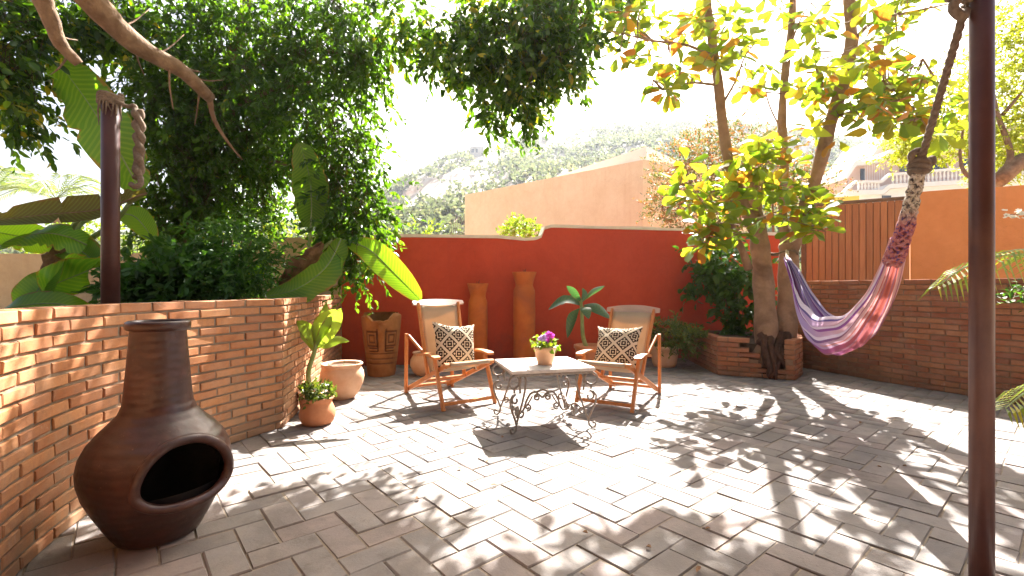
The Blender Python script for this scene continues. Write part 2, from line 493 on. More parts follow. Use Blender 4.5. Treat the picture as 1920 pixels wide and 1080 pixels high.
M['aglao'] = leaf_mat('blue_green_leaf', [(0.0, (0.045, 0.12, 0.06)), (1.0, (0.085, 0.17, 0.085))], 0.3, 0.28, 0.6, (1.4, 1.6, 0.6), 0.3, 10)
M['palm'] = leaf_mat('palm_leaf', [(0.0, (0.15, 0.21, 0.025)), (0.7, (0.24, 0.29, 0.03)), (1.0, (0.42, 0.36, 0.03))], 0.45, 0.35, 0.5)
M['palm_far'] = leaf_mat('far_palm_leaf', [(0.0, (0.12, 0.17, 0.06)), (1.0, (0.22, 0.25, 0.09))], 0.4, 0.45, 0.4)
M['scrub'] = leaf_mat('hill_scrub', [(0.0, (0.10, 0.125, 0.075)), (0.5, (0.15, 0.17, 0.10)), (1.0, (0.24, 0.23, 0.13))], 0.35, 0.7, 0.1, (1.2, 1.2, 0.8))
M['petal_pink'] = leaf_mat('magenta_petal', [(0.0, (0.55, 0.06, 0.42)), (1.0, (0.70, 0.14, 0.58))], 0.4, 0.6, 0.2, (1.2, 1, 1.2))
M['petal_lilac'] = leaf_mat('lilac_petal', [(0.0, (0.55, 0.35, 0.62)), (1.0, (0.70, 0.55, 0.74))], 0.4, 0.6, 0.2, (1.1, 1, 1.1))
M['petal_white'] = leaf_mat('white_petal', [(0.0, (0.7, 0.68, 0.6)), (1.0, (0.8, 0.78, 0.7))], 0.4, 0.6, 0.2, (1.1, 1.1, 1.0))

def canvas_mat():
    t = NT('canvas_cloth')
    co = t.coord('Object')
    w = t.noise(220, 2, 0.5, co)
    n1 = t.noise(5, 3, 0.5, co)
    col = t.ramp(n1, [(0.3, (0.54, 0.43, 0.30)), (0.7, (0.62, 0.51, 0.37))])
    p = t.n('ShaderNodeBsdfDiffuse')
    t.l(col, p.inputs[0])
    t.l(t.bump(w, 0.3, 0.001), p.inputs['Normal'])
    tr = t.n('ShaderNodeBsdfTranslucent')
    t.l(t.mix(1.0, col, (1.0, 0.72, 0.42), 'MULTIPLY'), tr.inputs[0])
    mx = t.n('ShaderNodeMixShader', Fac=0.45)
    t.l(p.outputs[0], mx.inputs[1]); t.l(tr.outputs[0], mx.inputs[2])
    t.l(mx.outputs[0], t.out.inputs['Surface'])
    return t.m
M['canvas'] = canvas_mat()

def pillow_mat():
    t = NT('lattice_weave')
    uv = t.n('ShaderNodeUVMap').outputs[0]
    sep = t.n('ShaderNodeSeparateXYZ'); t.l(uv, sep.inputs[0])
    u, v = sep.outputs[0], sep.outputs[1]
    a = t.math('MULTIPLY', t.math('ADD', u, v), 1.3)
    b = t.math('MULTIPLY', t.math('SUBTRACT', u, v), 1.3)
    s = t.math('ABSOLUTE', t.math('SUBTRACT', t.math('FRACT', t.math('ADD', a, 10.0)), 0.5))
    q = t.math('ABSOLUTE', t.math('SUBTRACT', t.math('FRACT', t.math('ADD', b, 10.0)), 0.5))
    mxx = t.math('MAXIMUM', s, q)
    line = t.math('GREATER_THAN', mxx, 0.40)
    sm = t.math('ADD', s, q)
    ring = t.math('MULTIPLY', t.math('GREATER_THAN', sm, 0.24), t.math('LESS_THAN', sm, 0.34))
    dots = t.math('MULTIPLY', t.math('GREATER_THAN', t.math('MINIMUM', s, q), 0.19), t.math('LESS_THAN', mxx, 0.31))
    ctr = t.math('LESS_THAN', sm, 0.08)
    m = t.math('MINIMUM', t.math('ADD', t.math('ADD', line, ring), t.math('ADD', dots, ctr)), 1.0)
    nz = t.noise(160, 3, 0.6, uv)
    m = t.math('MULTIPLY', m, t.math('ADD', t.math('MULTIPLY', nz, 0.5), 0.7))
    col = t.mix(m, (0.040, 0.020, 0.012), (0.66, 0.53, 0.37))
    t.principled(col, 0.95, 0.1, t.bump(nz, 0.6, 0.004))
    return t.m
M['pillow'] = pillow_mat()

def hammock_mat():
    t = NT('hammock_stripes')
    uv = t.n('ShaderNodeUVMap').outputs[0]
    sep = t.n('ShaderNodeSeparateXYZ'); t.l(uv, sep.inputs[0])
    v = sep.outputs[1]
    lav, wht, blu, pur, pnk, red, plum = (0.40, 0.30, 0.52), (0.62, 0.55, 0.64), (0.13, 0.10, 0.26), (0.26, 0.10, 0.30), (0.58, 0.36, 0.35), (0.44, 0.13, 0.105), (0.30, 0.13, 0.18)
    far = t.ramp(v, [(0.0, wht), (0.07, blu), (0.10, lav), (0.2, wht), (0.24, pur), (0.30, lav), (0.40, wht), (0.46, blu), (0.5, lav), (0.6, pnk), (0.64, lav), (0.72, pur), (0.8, plum), (0.88, pur), (0.95, lav), (1.0, wht)], 'CONSTANT')
    near = t.ramp(v, [(0.0, wht), (0.07, blu), (0.10, pnk), (0.2, wht), (0.24, pur), (0.30, pnk), (0.40, wht), (0.46, plum), (0.5, pnk), (0.6, red), (0.64, pnk), (0.72, red), (0.8, plum), (0.85, red), (0.95, red), (1.0, red)], 'CONSTANT')
    f = t.ramp(sep.outputs[0], [(0.22, (0, 0, 0)), (0.55, (1, 1, 1))])
    col = t.mix(f, near, far)
    nz = t.noise(300, 2, 0.5, t.coord('Object'))
    d = t.n('ShaderNodeBsdfDiffuse'); t.l(col, d.inputs[0])
    t.l(t.bump(nz, 0.4, 0.002), d.inputs['Normal'])
    tr = t.n('ShaderNodeBsdfTranslucent'); t.l(col, tr.inputs[0])
    mx = t.n('ShaderNodeMixShader', Fac=0.18)
    t.l(d.outputs[0], mx.inputs[1]); t.l(tr.outputs[0], mx.inputs[2])
    t.l(mx.outputs[0], t.out.inputs['Surface'])
    return t.m
M['hammock'] = hammock_mat()

def braid_mat():
    t = NT('hammock_braid')
    n1 = t.noise(55, 3, 0.6, t.coord('Object'), 0.5)
    z = t.n('ShaderNodeSeparateXYZ'); t.l(t.coord('World'), z.inputs[0])
    hi = t.ramp(n1, [(0.38, (0.06, 0.045, 0.05)), (0.48, (0.42, 0.36, 0.28)), (0.6, (0.55, 0.48, 0.40)), (0.7, (0.10, 0.09, 0.14))])
    lo = t.ramp(n1, [(0.38, (0.07, 0.05, 0.17)), (0.47, (0.34, 0.10, 0.10)), (0.58, (0.45, 0.20, 0.18)), (0.7, (0.10, 0.07, 0.22))])
    f = t.ramp(z.outputs[2], [(0.0, (0, 0, 0)), (1.0, (1, 1, 1))])
    f = t.math('MINIMUM', t.math('MAXIMUM', t.math('MULTIPLY', t.math('SUBTRACT', z.outputs[2], 1.40), 12.0), 0.0), 1.0)
    t.principled(t.mix(f, lo, hi), 0.9, 0.1, t.bump(n1, 0.8, 0.006))
    return t.m
M['braid'] = braid_mat()

# ------------------------------------------------------------------ foliage tools
LEAF_SHAPES = {
    # (t along, half width) rows between base and tip; one row gives a lozenge, two an oval
    'oval': [(0.30, 0.42), (0.68, 0.40)],
    'obovate': [(0.35, 0.28), (0.72, 0.52), (0.93, 0.30)],
    'lance': [(0.40, 0.5)],
}

def leaf_arrays(P, D, N, L, Wd, shape, tint, fold=0.18, droop=0.12):
    """leaves as arrays: a folded blade of three vertices per row"""
    D = D / np.maximum(np.linalg.norm(D, axis=1, keepdims=True), 1e-6)
    Sd = np.cross(D, N)
    Sd /= np.maximum(np.linalg.norm(Sd, axis=1, keepdims=True), 1e-6)
    U = np.cross(Sd, D)
    n = len(P)
    rows = LEAF_SHAPES[shape]
    L = L[:, None]; Wd = Wd[:, None]
    vs = [P]
    for (t, w) in rows:
        c = P + D * L * t - U * L * droop * t * t
        vs += [c - Sd * Wd * w + U * Wd * fold, c, c + Sd * Wd * w + U * Wd * fold]
    vs.append(P + D * L - U * L * droop)
    k = len(vs)
    V = np.stack(vs, axis=1).reshape(-1, 3)
    f3 = [(0, 2, 1), (0, 3, 2)]
    f4 = []
    m = len(rows)
    for r in range(m - 1):
        a = 1 + 3 * r; b = a + 3
        f4 += [(a, a + 1, b + 1, b), (a + 1, a + 2, b + 2, b + 1)]
    a = 1 + 3 * (m - 1)
    f3 += [(a, a + 1, k - 1), (a + 1, a + 2, k - 1)]
    base = np.arange(n) * k
    T = (base[:, None, None] + np.array(f3)[None]).reshape(-1, 3)
    Q = (base[:, None, None] + np.array(f4)[None]).reshape(-1, 4) if f4 else np.zeros((0, 4), int)
    return V, T, Q, np.repeat(tint, k)

def np_mesh(name, V, T, Q, tint, mat, smooth=False):
    me = bpy.data.meshes.new(name)
    nl = len(T) * 3 + len(Q) * 4
    me.vertices.add(len(V))
    me.vertices.foreach_set('co', V.astype(np.float32).ravel())
    me.loops.add(nl)
    me.loops.foreach_set('vertex_index', np.concatenate([T.ravel(), Q.ravel()]).astype(np.int32))
    me.polygons.add(len(T) + len(Q))
    st = np.concatenate([np.arange(len(T)) * 3, len(T) * 3 + np.arange(len(Q)) * 4]).astype(np.int32)
    me.polygons.foreach_set('loop_start', st)
    me.update(calc_edges=True)
    me.materials.append(mat)
    at = me.attributes.new('tint', 'FLOAT', 'POINT')
    at.data.foreach_set('value', tint.astype(np.float32))
    if smooth:
        me.polygons.foreach_set('use_smooth', np.ones(len(me.polygons), bool))
    return me

def twig_leaves(clumps, leaf_len, leaf_w, per=12, twig=0.35, droop=0.8, spread=0.7, rng=RNG, shell=0.35):
    global LAST_TWIGS
    """clumps: (centre, radii, twig count). Leaves sit along short twigs spread through each ellipsoid."""
    Ps, Ds, Ns, Ls, Ws, Ts = [], [], [], [], [], []
    TW = []
    for (c, r, n) in clumps:
        n = int(n)
        g = rng.normal(size=(n, 3))
        g /= np.linalg.norm(g, axis=1, keepdims=True)
        rad = rng.random(n) ** shell
        A = np.array(c)[None] + g * rad[:, None] * np.array(r)[None]
        td = np.stack([rng.normal(size=n) * spread, rng.normal(size=n) * spread, -droop + rng.normal(size=n) * 0.35], 1) + g * 0.5
        td /= np.linalg.norm(td, axis=1, keepdims=True)
        tl = twig * (0.5 + rng.random(n))
        TW.append((A - td * (tl * 0.9)[:, None], A + td * tl[:, None]))
        hue = rng.random(n)
        for k in range(per):
            f = (k + rng.random(n) * 0.6) / per
            P = A + td * (tl * f)[:, None]
            side = rng.normal(size=(n, 3))
            D = td * 0.75 + side * 0.6
            D[:, 2] -= 0.25 * droop
            N = rng.normal(size=(n, 3)) * 0.7 + np.array([0, 0, 0.8])
            Ps.append(P); Ds.append(D); Ns.append(N)
            s = 0.5 + 0.85 * rng.random(n)
            Ls.append(leaf_len * s); Ws.append(leaf_w * s)
            Ts.append(np.clip(0.55 * hue + 0.45 * rng.random(n), 0, 0.999))
    LAST_TWIGS = TW
    return [np.concatenate(x) for x in (Ps, Ds, Ns, Ls, Ws, Ts)]

def foliage(name, clumps, leaf_len, leaf_w, mat, parent, shape='oval', kind='stuff', **kw):
    P, D, N, L, Wd, T = twig_leaves(clumps, leaf_len, leaf_w, **kw)
    V, Tr, Q, ti = leaf_arrays(P, D, N, L, Wd, shape, T)
    V = V - np.array(parent.location)[None]
    return link_mesh(name, np_mesh(name, V, Tr, Q, ti, mat), parent, kind=kind)

def sprigs(name, r, mat, parent):
    """the thin stems that carry the leaves of the crown made last"""
    a = np.concatenate([q[0] for q in LAST_TWIGS]); b_ = np.concatenate([q[1] for q in LAST_TWIGS])
    d = b_ - a; d /= np.linalg.norm(d, axis=1, keepdims=True)
    s = np.cross(d, np.array([0.31, 0.93, 0.17])); s /= np.linalg.norm(s, axis=1, keepdims=True)
    u = np.cross(s, d)
    V = np.stack([a + s * r, a - s * r * .5 + u * r * .87, a - s * r * .5 - u * r * .87, b_], 1).reshape(-1, 3) - np.array(parent.location)[None]
    T = (np.arange(len(a)) * 4)[:, None, None] + np.array([(0, 1, 3), (1, 2, 3), (2, 0, 3)])[None]
    return link_mesh(name, np_mesh(name, V, T.reshape(-1, 3), np.zeros((0, 4), int), np.zeros(len(V)), mat), parent, kind='stuff')

def pxc(px, py, rx, ry, d, n, dd=None):
    """an ellipsoid clump given where it stands in space, by bearing and distance"""
    c = W(px, py, d)
    k = d / FPX
    return (tuple(c), (rx * k, dd if dd else 0.5 * (rx + ry) * k, ry * k), n)

def single_leaf_mesh(name, shape, mat, w, fold=0.18, droop=0.15, tint=0.0):
    V, T, Q, ti = leaf_arrays(np.zeros((1, 3)), np.array([[0, 1.0, 0]]), np.array([[0, 0, 1.0]]), np.ones(1), np.array([w]), shape, np.array([tint]), fold, droop)
    return np_mesh(name, V, T, Q, ti, mat)

def place_leaf(name, me, parent, p, d, n, s):
    d = Vector(d).normalized()
    n = Vector(n)
    sd = d.cross(n).normalized()
    u = sd.cross(d)
    o = bpy.data.objects.new(name, me)
    COL.objects.link(o)
    o.parent = parent
    mt = Matrix((sd, d, u)).transposed().to_4x4()
    mt.translation = Vector(p) - Vector(parent.location)
    o.matrix_local = mt @ Matrix.Scale(s, 4)
    return o

def blade(name, pts, width, side, mat, parent, rib=None, segs=22, cols=4, fold=0.22, torn=0.0, shape='banana', wav=0.0, local=False, rib_r=0.008):
    """one large leaf: a ribbon on a bent midrib, folded, with an optional raised rib as its child"""
    mid = spline(pts, segs + 1)
    side = Vector(side)
    vs, fs, uvs = [], [], []
    m = 2 * cols + 1
    nz = random.random() * 50
    for i, p in enumerate(mid):
        t = i / segs
        tg = (mid[min(i + 1, segs)] - mid[max(i - 1, 0)]).normalized()
        s = (side - tg * side.dot(tg)).normalized()
        u = s.cross(tg)
        if shape == 'banana':
            w = width * (math.sin(math.pi * min(1, (t * 0.90 + 0.06))) ** 0.55) * (1 if t < 0.97 else 0.55)
        elif shape == 'oval':
            w = width * math.sin(math.pi * (t * 0.985 + 0.01)) ** 0.8
        else:
            w = width * (math.sin(math.pi * t ** 0.75) ** 0.9 + 0.015)
        for j in range(-cols, cols + 1):
            a = j / cols
            ww = w * abs(a)
            tear = 1.0
            if torn and abs(a) > 0.4 and (mnoise.noise(Vector((i * 0.9, nz + (3 if a > 0 else 9), 0))) > 0.22):
                tear = 1 - torn
            off = s * (a / max(abs(a), 1e-6) * ww * tear if a else 0) + u * (fold * ww * (abs(a) ** 0.7) + wav * w * math.sin(t * 17 + 2 * a + nz) * abs(a))
            vs.append(p + off)
            uvs.append((abs(a), t))
    for i in range(segs):
        for j in range(m - 1):
            fs.append((i * m + j, i * m + j + 1, (i + 1) * m + j + 1, (i + 1) * m + j))
    o0 = Vector((0, 0, 0)) if local else Vector(parent.location)
    me = bpy.data.meshes.new(name)
    me.from_pydata([tuple(v - o0) for v in vs], [], fs)
    me.materials.append(mat)
    me.polygons.foreach_set('use_smooth', [True] * len(me.polygons))
    at = me.attributes.new('tint', 'FLOAT', 'POINT')
    at.data.foreach_set('value', [0.0] * len(vs))
    uvl = me.uv_layers.new(name='UVMap')
    for lp in me.loops:
        uvl.data[lp.index].uv = uvs[lp.vertex_index]
    o = link_mesh(name, me, parent)
    if rib is not None:
        b = MB()
        b.tube([p - o0 for p in mid], [rib_r * (1.15 - i / segs) for i in range(segs + 1)], 6)
        r = link_mesh('midrib', b.mesh('midrib', rib, True), o)
    return o

# ------------------------------------------------------------------ brick and paver pieces
def chamfer_piece(name, L, D, H, mat, c=0.004, jit=0.0015):
    """a worn block: chamfered along the four long front/top edges, uneven corners (12 + few faces)"""
    hx, hy, hz = L / 2, D / 2, H / 2
    def j():
        return random.uniform(-jit, jit)
    vs = []
    # front ring (y = -hy) small, then shoulder ring, then back ring
    for (y, k) in ((-hy, c), (-hy + c, 0.0), (hy, 0.0)):
        for (sx, sz) in ((-1, -1), (1, -1), (1, 1), (-1, 1)):
            vs.append((sx * (hx - k) + j(), y + j(), sz * (hz - k) + j()))
    fs = [(0, 1, 2, 3)]
    for r in (0, 4):
        for k in range(4):
            fs.append((r + k, r + 4 + k, r + 4 + (k + 1) % 4, r + (k + 1) % 4))
    fs.append((11, 10, 9, 8))
    me = bpy.data.meshes.new(name)
    me.from_pydata(vs, [], fs)
    me.materials.append(mat)
    me.update()
    return me

def arc_path(pts, step=0.02):
    pl = spline([Vector((p[0], p[1], 0)) for p in pts], 400)
    s = [0.0]
    for a, b in zip(pl[:-1], pl[1:]):
        s.append(s[-1] + (b - a).length)
    xs = np.array([p.x for p in pl]); ys = np.array([p.y for p in pl]); ss = np.array(s)
    def at(u):
        x = float(np.interp(u, ss, xs)); y = float(np.interp(u, ss, ys))
        e = 0.03
        tx = float(np.interp(u + e, ss, xs) - np.interp(u - e, ss, xs)); ty = float(np.interp(u + e, ss, ys) - np.interp(u - e, ss, ys))
        if abs(tx) + abs(ty) < 1e-9:
            tx, ty = 1, 0
        l = math.hypot(tx, ty)
        return x, y, tx / l, ty / l
    return at, s[-1]

def seen(p):
    if p[1] < 0.3:
        return None
    px = 960 + p[0] / p[1] * FPX
    py = 540 - (p[2] - EYE) / p[1] * FPX
    if -60 < px < 1980 and -60 < py < 1140:
        return (px, py)
    return None

def join_pieces(items, name, mat, parent):
    """items: (mesh, matrix) -> one joined part of kind stuff"""
    V, T, Q = [], [], []
    cnt = 0
    for me, mt in items:
        vv = np.array([tuple(mt @ v.co) for v in me.vertices])
        V.append(vv)
        for p in me.polygons:
            idx = [i + cnt for i in p.vertices]
            if len(idx) == 4:
                Q.append(idx)
            else:
                T.append(idx)
        cnt += len(vv)
    if not V:
        return None
    V = np.concatenate(V)
    me = np_mesh(name, V, np.array(T).reshape(-1, 3).astype(int), np.array(Q).reshape(-1, 4).astype(int), np.zeros(len(V)), mat)
    return link_mesh(name, me, parent, kind='stuff')

def brick_wall(root, segs, height, variants, mat_rest, mortar, course=0.06, pitch=0.25, depth=0.11, thick=0.16, keep=300, skip=None, zscale=None, z0=0.0):
    """segs: (path points, side) with side +1 when the front lies to the right of the path direction"""
    items = []
    for si, (pts, side) in enumerate(segs):
        at, L = arc_path(pts)
        nc = int(round(height / course))
        nb = int(L / pitch) + 1
        for r in range(nc):
            off = (0.5 if r % 2 else 0.0) + random.uniform(-0.04, 0.04)
            for k in range(-1, nb + 1):
                u0 = (k + off) * pitch
                u1 = u0 + pitch
                a, b = max(u0, 0.0), min(u1, L)
                if b - a < 0.06:
                    continue
                u = (a + b) / 2
                x, y, tx, ty = at(u)
                nx, ny = (ty, -tx) if side > 0 else (-ty, tx)
                zs = zscale(u / L) if zscale else 1.0
                z = z0 + (r + 0.5) * course * zs
                proud = random.uniform(-0.004, 0.004)
                if skip and skip(u, r, si):
                    continue
                cx, cy = x - nx * (depth / 2 - proud), y - ny * (depth / 2 - proud)
                ang = math.atan2(-nx, ny)   # local -y faces the front
                ang = math.atan2(ny, nx) + math.pi / 2
                mt = Matrix.Translation((cx, cy, z)) @ Matrix.Rotation(ang + random.uniform(-.012, .012), 4, 'Z') @ Matrix.Rotation(random.uniform(-.012, .012), 4, 'Y') @ Matrix.Diagonal(((b - a - 0.012) / 0.239, 1, zs * random.uniform(0.95, 1.03), 1))
                p = seen((x, y, z))
                facing = (-x) * nx + (-y) * ny
                size = (0.0 if p is None or facing < 0 else (b - a) / y)
                items.append((size, random.choice(variants), mt))
        # mortar core, set back behind the faces of the bricks
        b = MB()
        n = max(2, int(L / 0.08))
        vs, fs = [], []
        for i in range(n + 1):
            u = L * i / n
            x, y, tx, ty = at(u)
            nx, ny = (ty, -tx) if side > 0 else (-ty, tx)
            zs = zscale(u / L) if zscale else 1.0
            top = z0 + nc * course * zs - 0.008
            for (dd, zz) in ((0.011, z0 - 0.02), (0.011, top), (thick, top), (thick, z0 - 0.02)):
                vs.append((x - nx * dd, y - ny * dd, zz))
        for i in range(n):
            for k in range(4):
                fs.append((i * 4 + k, i * 4 + (k + 1) % 4, i * 4 + 4 + (k + 1) % 4, i * 4 + 4 + k))
        fs += [(3, 2, 1, 0), (n * 4, n * 4 + 1, n * 4 + 2, n * 4 + 3)]
        if not skip:
            b.add(vs, fs)
            b.build('mortar', mortar, root)
    items.sort(key=lambda q: -q[0])
    base = Matrix.Translation(-Vector(root.location))
    one = [q for q in items[:keep] if q[0] > 0]
    rest = [q for q in items if q not in one] if len(items) < 50 else items[len(one):]
    for _, me, mt in one:
        o = bpy.data.objects.new('brick', me)
        COL.objects.link(o)
        o.parent = root
        o.matrix_local = base @ mt
    join_pieces([(me, base @ mt) for _, me, mt in rest], 'brick_rest', mat_rest, root)

# ------------------------------------------------------------------ ground and patio paving
def sheet(name, poly, z, mat):
    me = bpy.data.meshes.new(name)
    me.from_pydata([(x, y, z) for x, y in poly], [], [tuple(range(len(poly)))])
    me.materials.append(mat)
    o = link_mesh(name, me, kind='structure')
    return o

sheet('ground', [(-900, -300), (900, -300), (900, 900), (-900, 900)], -0.05, M['earth'])

LEFT_PATH = [(-0.8, 0.3), (-1.2, 0.75), (-1.54, 1.2), (-1.80, 1.62), (-1.97, 2.0), (-2.065, 2.4), (-2.08, 2.85), (-1.98, 3.30), (-1.80, 3.71)]
LEFT_RET = [(-1.80, 3.71), (-2.05, 5.0), (-2.36, 6.55)]
RIGHT_PATH = [(3.98, 6.62), (4.2, 5.95), (4.42, 5.3), (4.72, 4.62), (5.02, 3.9), (5.25, 3.0)]

patio = sheet('patio', [(-2.6, -1.2), (5.6, -1.2), (5.6, 7.0), (4.9, 8.2), (2.9, 7.6), (-2.5, 6.75)], -0.006, M['joint'])

def inside(x, y):
    if y < 3.71:
        lx = float(np.interp(y, [p[1] for p in LEFT_PATH], [p[0] for p in LEFT_PATH]))
        if y < 0.3:
            lx = -0.8
    else:
        lx = float(np.interp(y, [3.71, 6.55], [-1.8, -2.36]))
    rx = float(np.interp(y, [3.0, 3.9, 4.62, 5.3, 5.95, 6.62], [5.25, 5.02, 4.72, 4.42, 4.2, 3.98])) if y < 6.62 else 4.3
    top = float(np.interp(x, [-2.39, .44, 2.97, 4.98], [6.6, 7.05, 7.5, 8.0]))
    return lx - 0.15 < x < rx + 0.15 and 0.5 < y < top + 0.12

paver_vars = []
for i in range(8):
    w, l, c = 0.1325, 0.2700, 0.005
    vs = []
    for (z, k) in ((0.0, c), (-0.006, 0.0), (-0.030, 0.0)):
        for (sx, sy) in ((-1, -1), (1, -1), (1, 1), (-1, 1)):
            vs.append((sx * (l / 2 - k) + random.uniform(-.003, .003), sy * (w / 2 - k) + random.uniform(-.003, .003), z + (random.uniform(-.0015, .0015) if z == 0 else 0)))
    fs = [(0, 1, 2, 3)]
    for r in (0, 4):
        for k in range(4):
            fs.append((r + k, r + 4 + k, r + 4 + (k + 1) % 4, r + (k + 1) % 4))
    me = bpy.data.meshes.new('paver')
    me.from_pydata(vs, [], fs)
    me.materials.append(M['paver'])
    me.update()
    paver_vars.append(me)

UW = 0.1375
AX = Vector((0.765, 0.644, 0)); AX.normalize()
BX = Vector((-AX.y, AX.x, 0))
ANG = math.atan2(AX.y, AX.x)
pv = []
for i in range(-60, 80):
    for j in range(-60, 80):
        k = (i - j) % 4
        if k == 0:
            c = AX * ((i + 1) * UW) + BX * ((j + 0.5) * UW); a = ANG
        elif k == 3:
            c = AX * ((i + 0.5) * UW) + BX * ((j + 1) * UW); a = ANG + math.pi / 2
        else:
            continue
        if not inside(c.x, c.y):
            continue
        if c.y < 1.2 and abs(c.x) > 2.5:
            continue
        p = seen((c.x, c.y, 0))
        mt = Matrix.Translation((c.x, c.y, random.uniform(-.004, .003))) @ Matrix.Rotation(a + random.uniform(-.015, .015), 4, 'Z') @ Matrix.Rotation(random.uniform(-.014, .014), 4, 'X') @ Matrix.Rotation(random.uniform(-.006, .006), 4, 'Y')
        pv.append((0 if p is None else 1 / c.y ** 1.5, random.choice(paver_vars), mt))
pv.sort(key=lambda q: -q[0])
for s, me, mt in pv[:300]:
    o = bpy.data.objects.new('paver', me)
    COL.objects.link(o)
    o.parent = patio
    o.matrix_local = mt
join_pieces([(me, mt) for s, me, mt in pv[300:]], 'paver_rest', M['paver'], patio)

nlit = 45
lp = np.array([(random.uniform(-1.6, 4.2), random.uniform(1.7, 6.8), 0.006) for _ in range(nlit)])
ld = np.array([(math.cos(a), math.sin(a), 0.1) for a in RNG.random(nlit) * 6.28])
V, Tr, Q, ti = leaf_arrays(lp, ld, np.tile(np.array([[0.05, 0.05, 1.0]]), (nlit, 1)), 0.025 + 0.05 * RNG.random(nlit) ** 3, 0.018 + 0.02 * RNG.random(nlit) ** 2, 'oval', RNG.random(nlit), 0.3, -0.05)
link_mesh('leaf_litter', np_mesh('leaf_litter', V, Tr, Q, ti, M['dry_leaf']), kind='stuff')

# ------------------------------------------------------------------ brick walls
bv = [chamfer_piece('brick', 0.239, 0.11, 0.048, M['brick'], 0.0045, 0.002) for _ in range(8)]
bvd = [chamfer_piece('brick', 0.239, 0.11, 0.049, M['brick_dark'], 0.004, 0.002) for _ in range(8)]
lw = thing('brick_wall', 'curved low brick wall with light patches behind the clay fire pot', 'brick wall', (-2.0, 2.6, 0))
brick_wall(lw, [(LEFT_PATH, +1), (LEFT_RET, +1)], 1.02, bv, M['brick'], M['mortar'], pitch=0.236, zscale=lambda t: 1.0)
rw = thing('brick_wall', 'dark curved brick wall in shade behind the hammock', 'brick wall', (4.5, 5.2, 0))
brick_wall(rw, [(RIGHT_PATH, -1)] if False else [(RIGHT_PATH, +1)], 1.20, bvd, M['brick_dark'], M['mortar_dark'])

# unseen house added behind the camera to keep open sky off the near ground
sky_block = thing('house', 'unseen tan house wall and flat porch roof added behind the viewer to block sky light', 'house', (0.5, -2.6, 0))
b = MB()
b.box((-3.6, -2.7, 2.2), (7.2, 0.3, 4.4)); b.box((5.2, -2.7, 2.2), (7.2, 0.3, 4.4)); b.box((0.8, -2.7, 3.3), (1.6, 0.3, 2.2))
b.build('wall', M['tan_plaster'], sky_block)
b = MB(); b.box((0.8, -2.72, 1.1), (1.6, 0.06, 2.2)); b.build('added_door', M['gate'], sky_block)
b = MB()
b.bar((-7.0, -1.1, 3.05), (8.6, -1.1, 3.05), 3.3, 0.14, up=(0, 0.12, 1))
b.build('added_porch_roof', M['gate_frame'], sky_block)
for x in (-5.0, -2.2, 3.4, 6.0):
    b = MB(); b.box((x, 0.2, 1.5), (0.14, 0.14, 2.96)) if abs(x) > 3 else b.box((x, -0.9, 1.5), (0.14, 0.14, 2.96))
    b.build('added_porch_post', M['gate'], sky_block)

# raised planting bed behind the left wall
sheet('planting_bed', [(-1.1, 0.3), (-1.75, 1.2), (-2.12, 2.0), (-2.22, 2.8), (-2.12, 3.35), (-1.95, 3.75), (-2.2, 5.0), (-2.5, 6.6), (-7.5, 6.9), (-7.5, 0.3)], 0.78, M['soil'])
b = MB()
b.box((-4.0, 0.25, 0.38), (6.6, 0.1, 0.8))
o = b.build('retaining_wall', M['tan_plaster'])
tag(o, 'plain tan retaining wall closing the raised bed near the camera', 'wall')

# ------------------------------------------------------------------ red wall with its white coping
def wall_prism(mb, line, h0f, z0, thick, step=0.12, wob=0.0):
    """a plastered wall along a polyline with a slightly uneven top"""
    pts = []
    for (p, q) in zip(line[:-1], line[1:]):
        L = math.hypot(q[0] - p[0], q[1] - p[1])
        n = max(1, int(L / step))
        for i in range(n):
            pts.append((lerp(p[0], q[0], i / n), lerp(p[1], q[1], i / n)))
    pts.append(line[-1])
    vs, fs = [], []
    for i, (x, y) in enumerate(pts):
        x0, y0 = pts[max(i - 1, 0)]; x1, y1 = pts[min(i + 1, len(pts) - 1)]
        l = math.hypot(x1 - x0, y1 - y0)
        nx, ny = (y1 - y0) / l, -(x1 - x0) / l
        h = h0f(x, y) + wob * mnoise.noise(Vector((x * 2.1, y * 2.1, 3.3)))
        zb = z0(x, y) if callable(z0) else z0
        for (dd, z) in ((0, zb), (0, h), (thick, h), (thick, zb)):
            vs.append((x - nx * dd, y - ny * dd, z))
    for i in range(len(pts) - 1):
        for k in range(4):
            fs.append((i * 4 + k, i * 4 + 4 + k, i * 4 + 4 + (k + 1) % 4, i * 4 + (k + 1) % 4))
    m = (len(pts) - 1) * 4
    fs += [(0, 1, 2, 3), (m + 3, m + 2, m + 1, m)]
    mb.add(vs, fs)

RED = [(-2.39, 6.62), (0.44, 7.05), (2.97, 7.5), (4.72, 7.92)]
def red_h(x, y):
    # a low left part that dips, then steps up to the tall right part
    xs = [-2.4, -1.6, -0.2, 0.2, 0.36, 0.44, 0.47, 0.6, 2.97, 4.8]
    hs = [1.80, 1.825, 1.83, 1.80, 1.815, 1.85, 1.97, 2.005, 2.00, 1.96]
    return interp(x, xs, hs)
rd = thing('garden_wall', 'red plastered garden wall with a step in its white top', 'wall', (1.0, 7.1, 0))
b = MB(); wall_prism(b, RED, red_h, -0.05, 0.2, 0.05); b.build('plaster_wall', M['red_plaster'], rd)
b = MB()
wall_prism(b, [(x, y - 0.02) for x, y in RED], lambda x, y: red_h(x, y) + 0.045, lambda x, y: red_h(x, y) + 0.002, 0.24, 0.05, 0.012)
b.build('coping', M['coping'], rd)

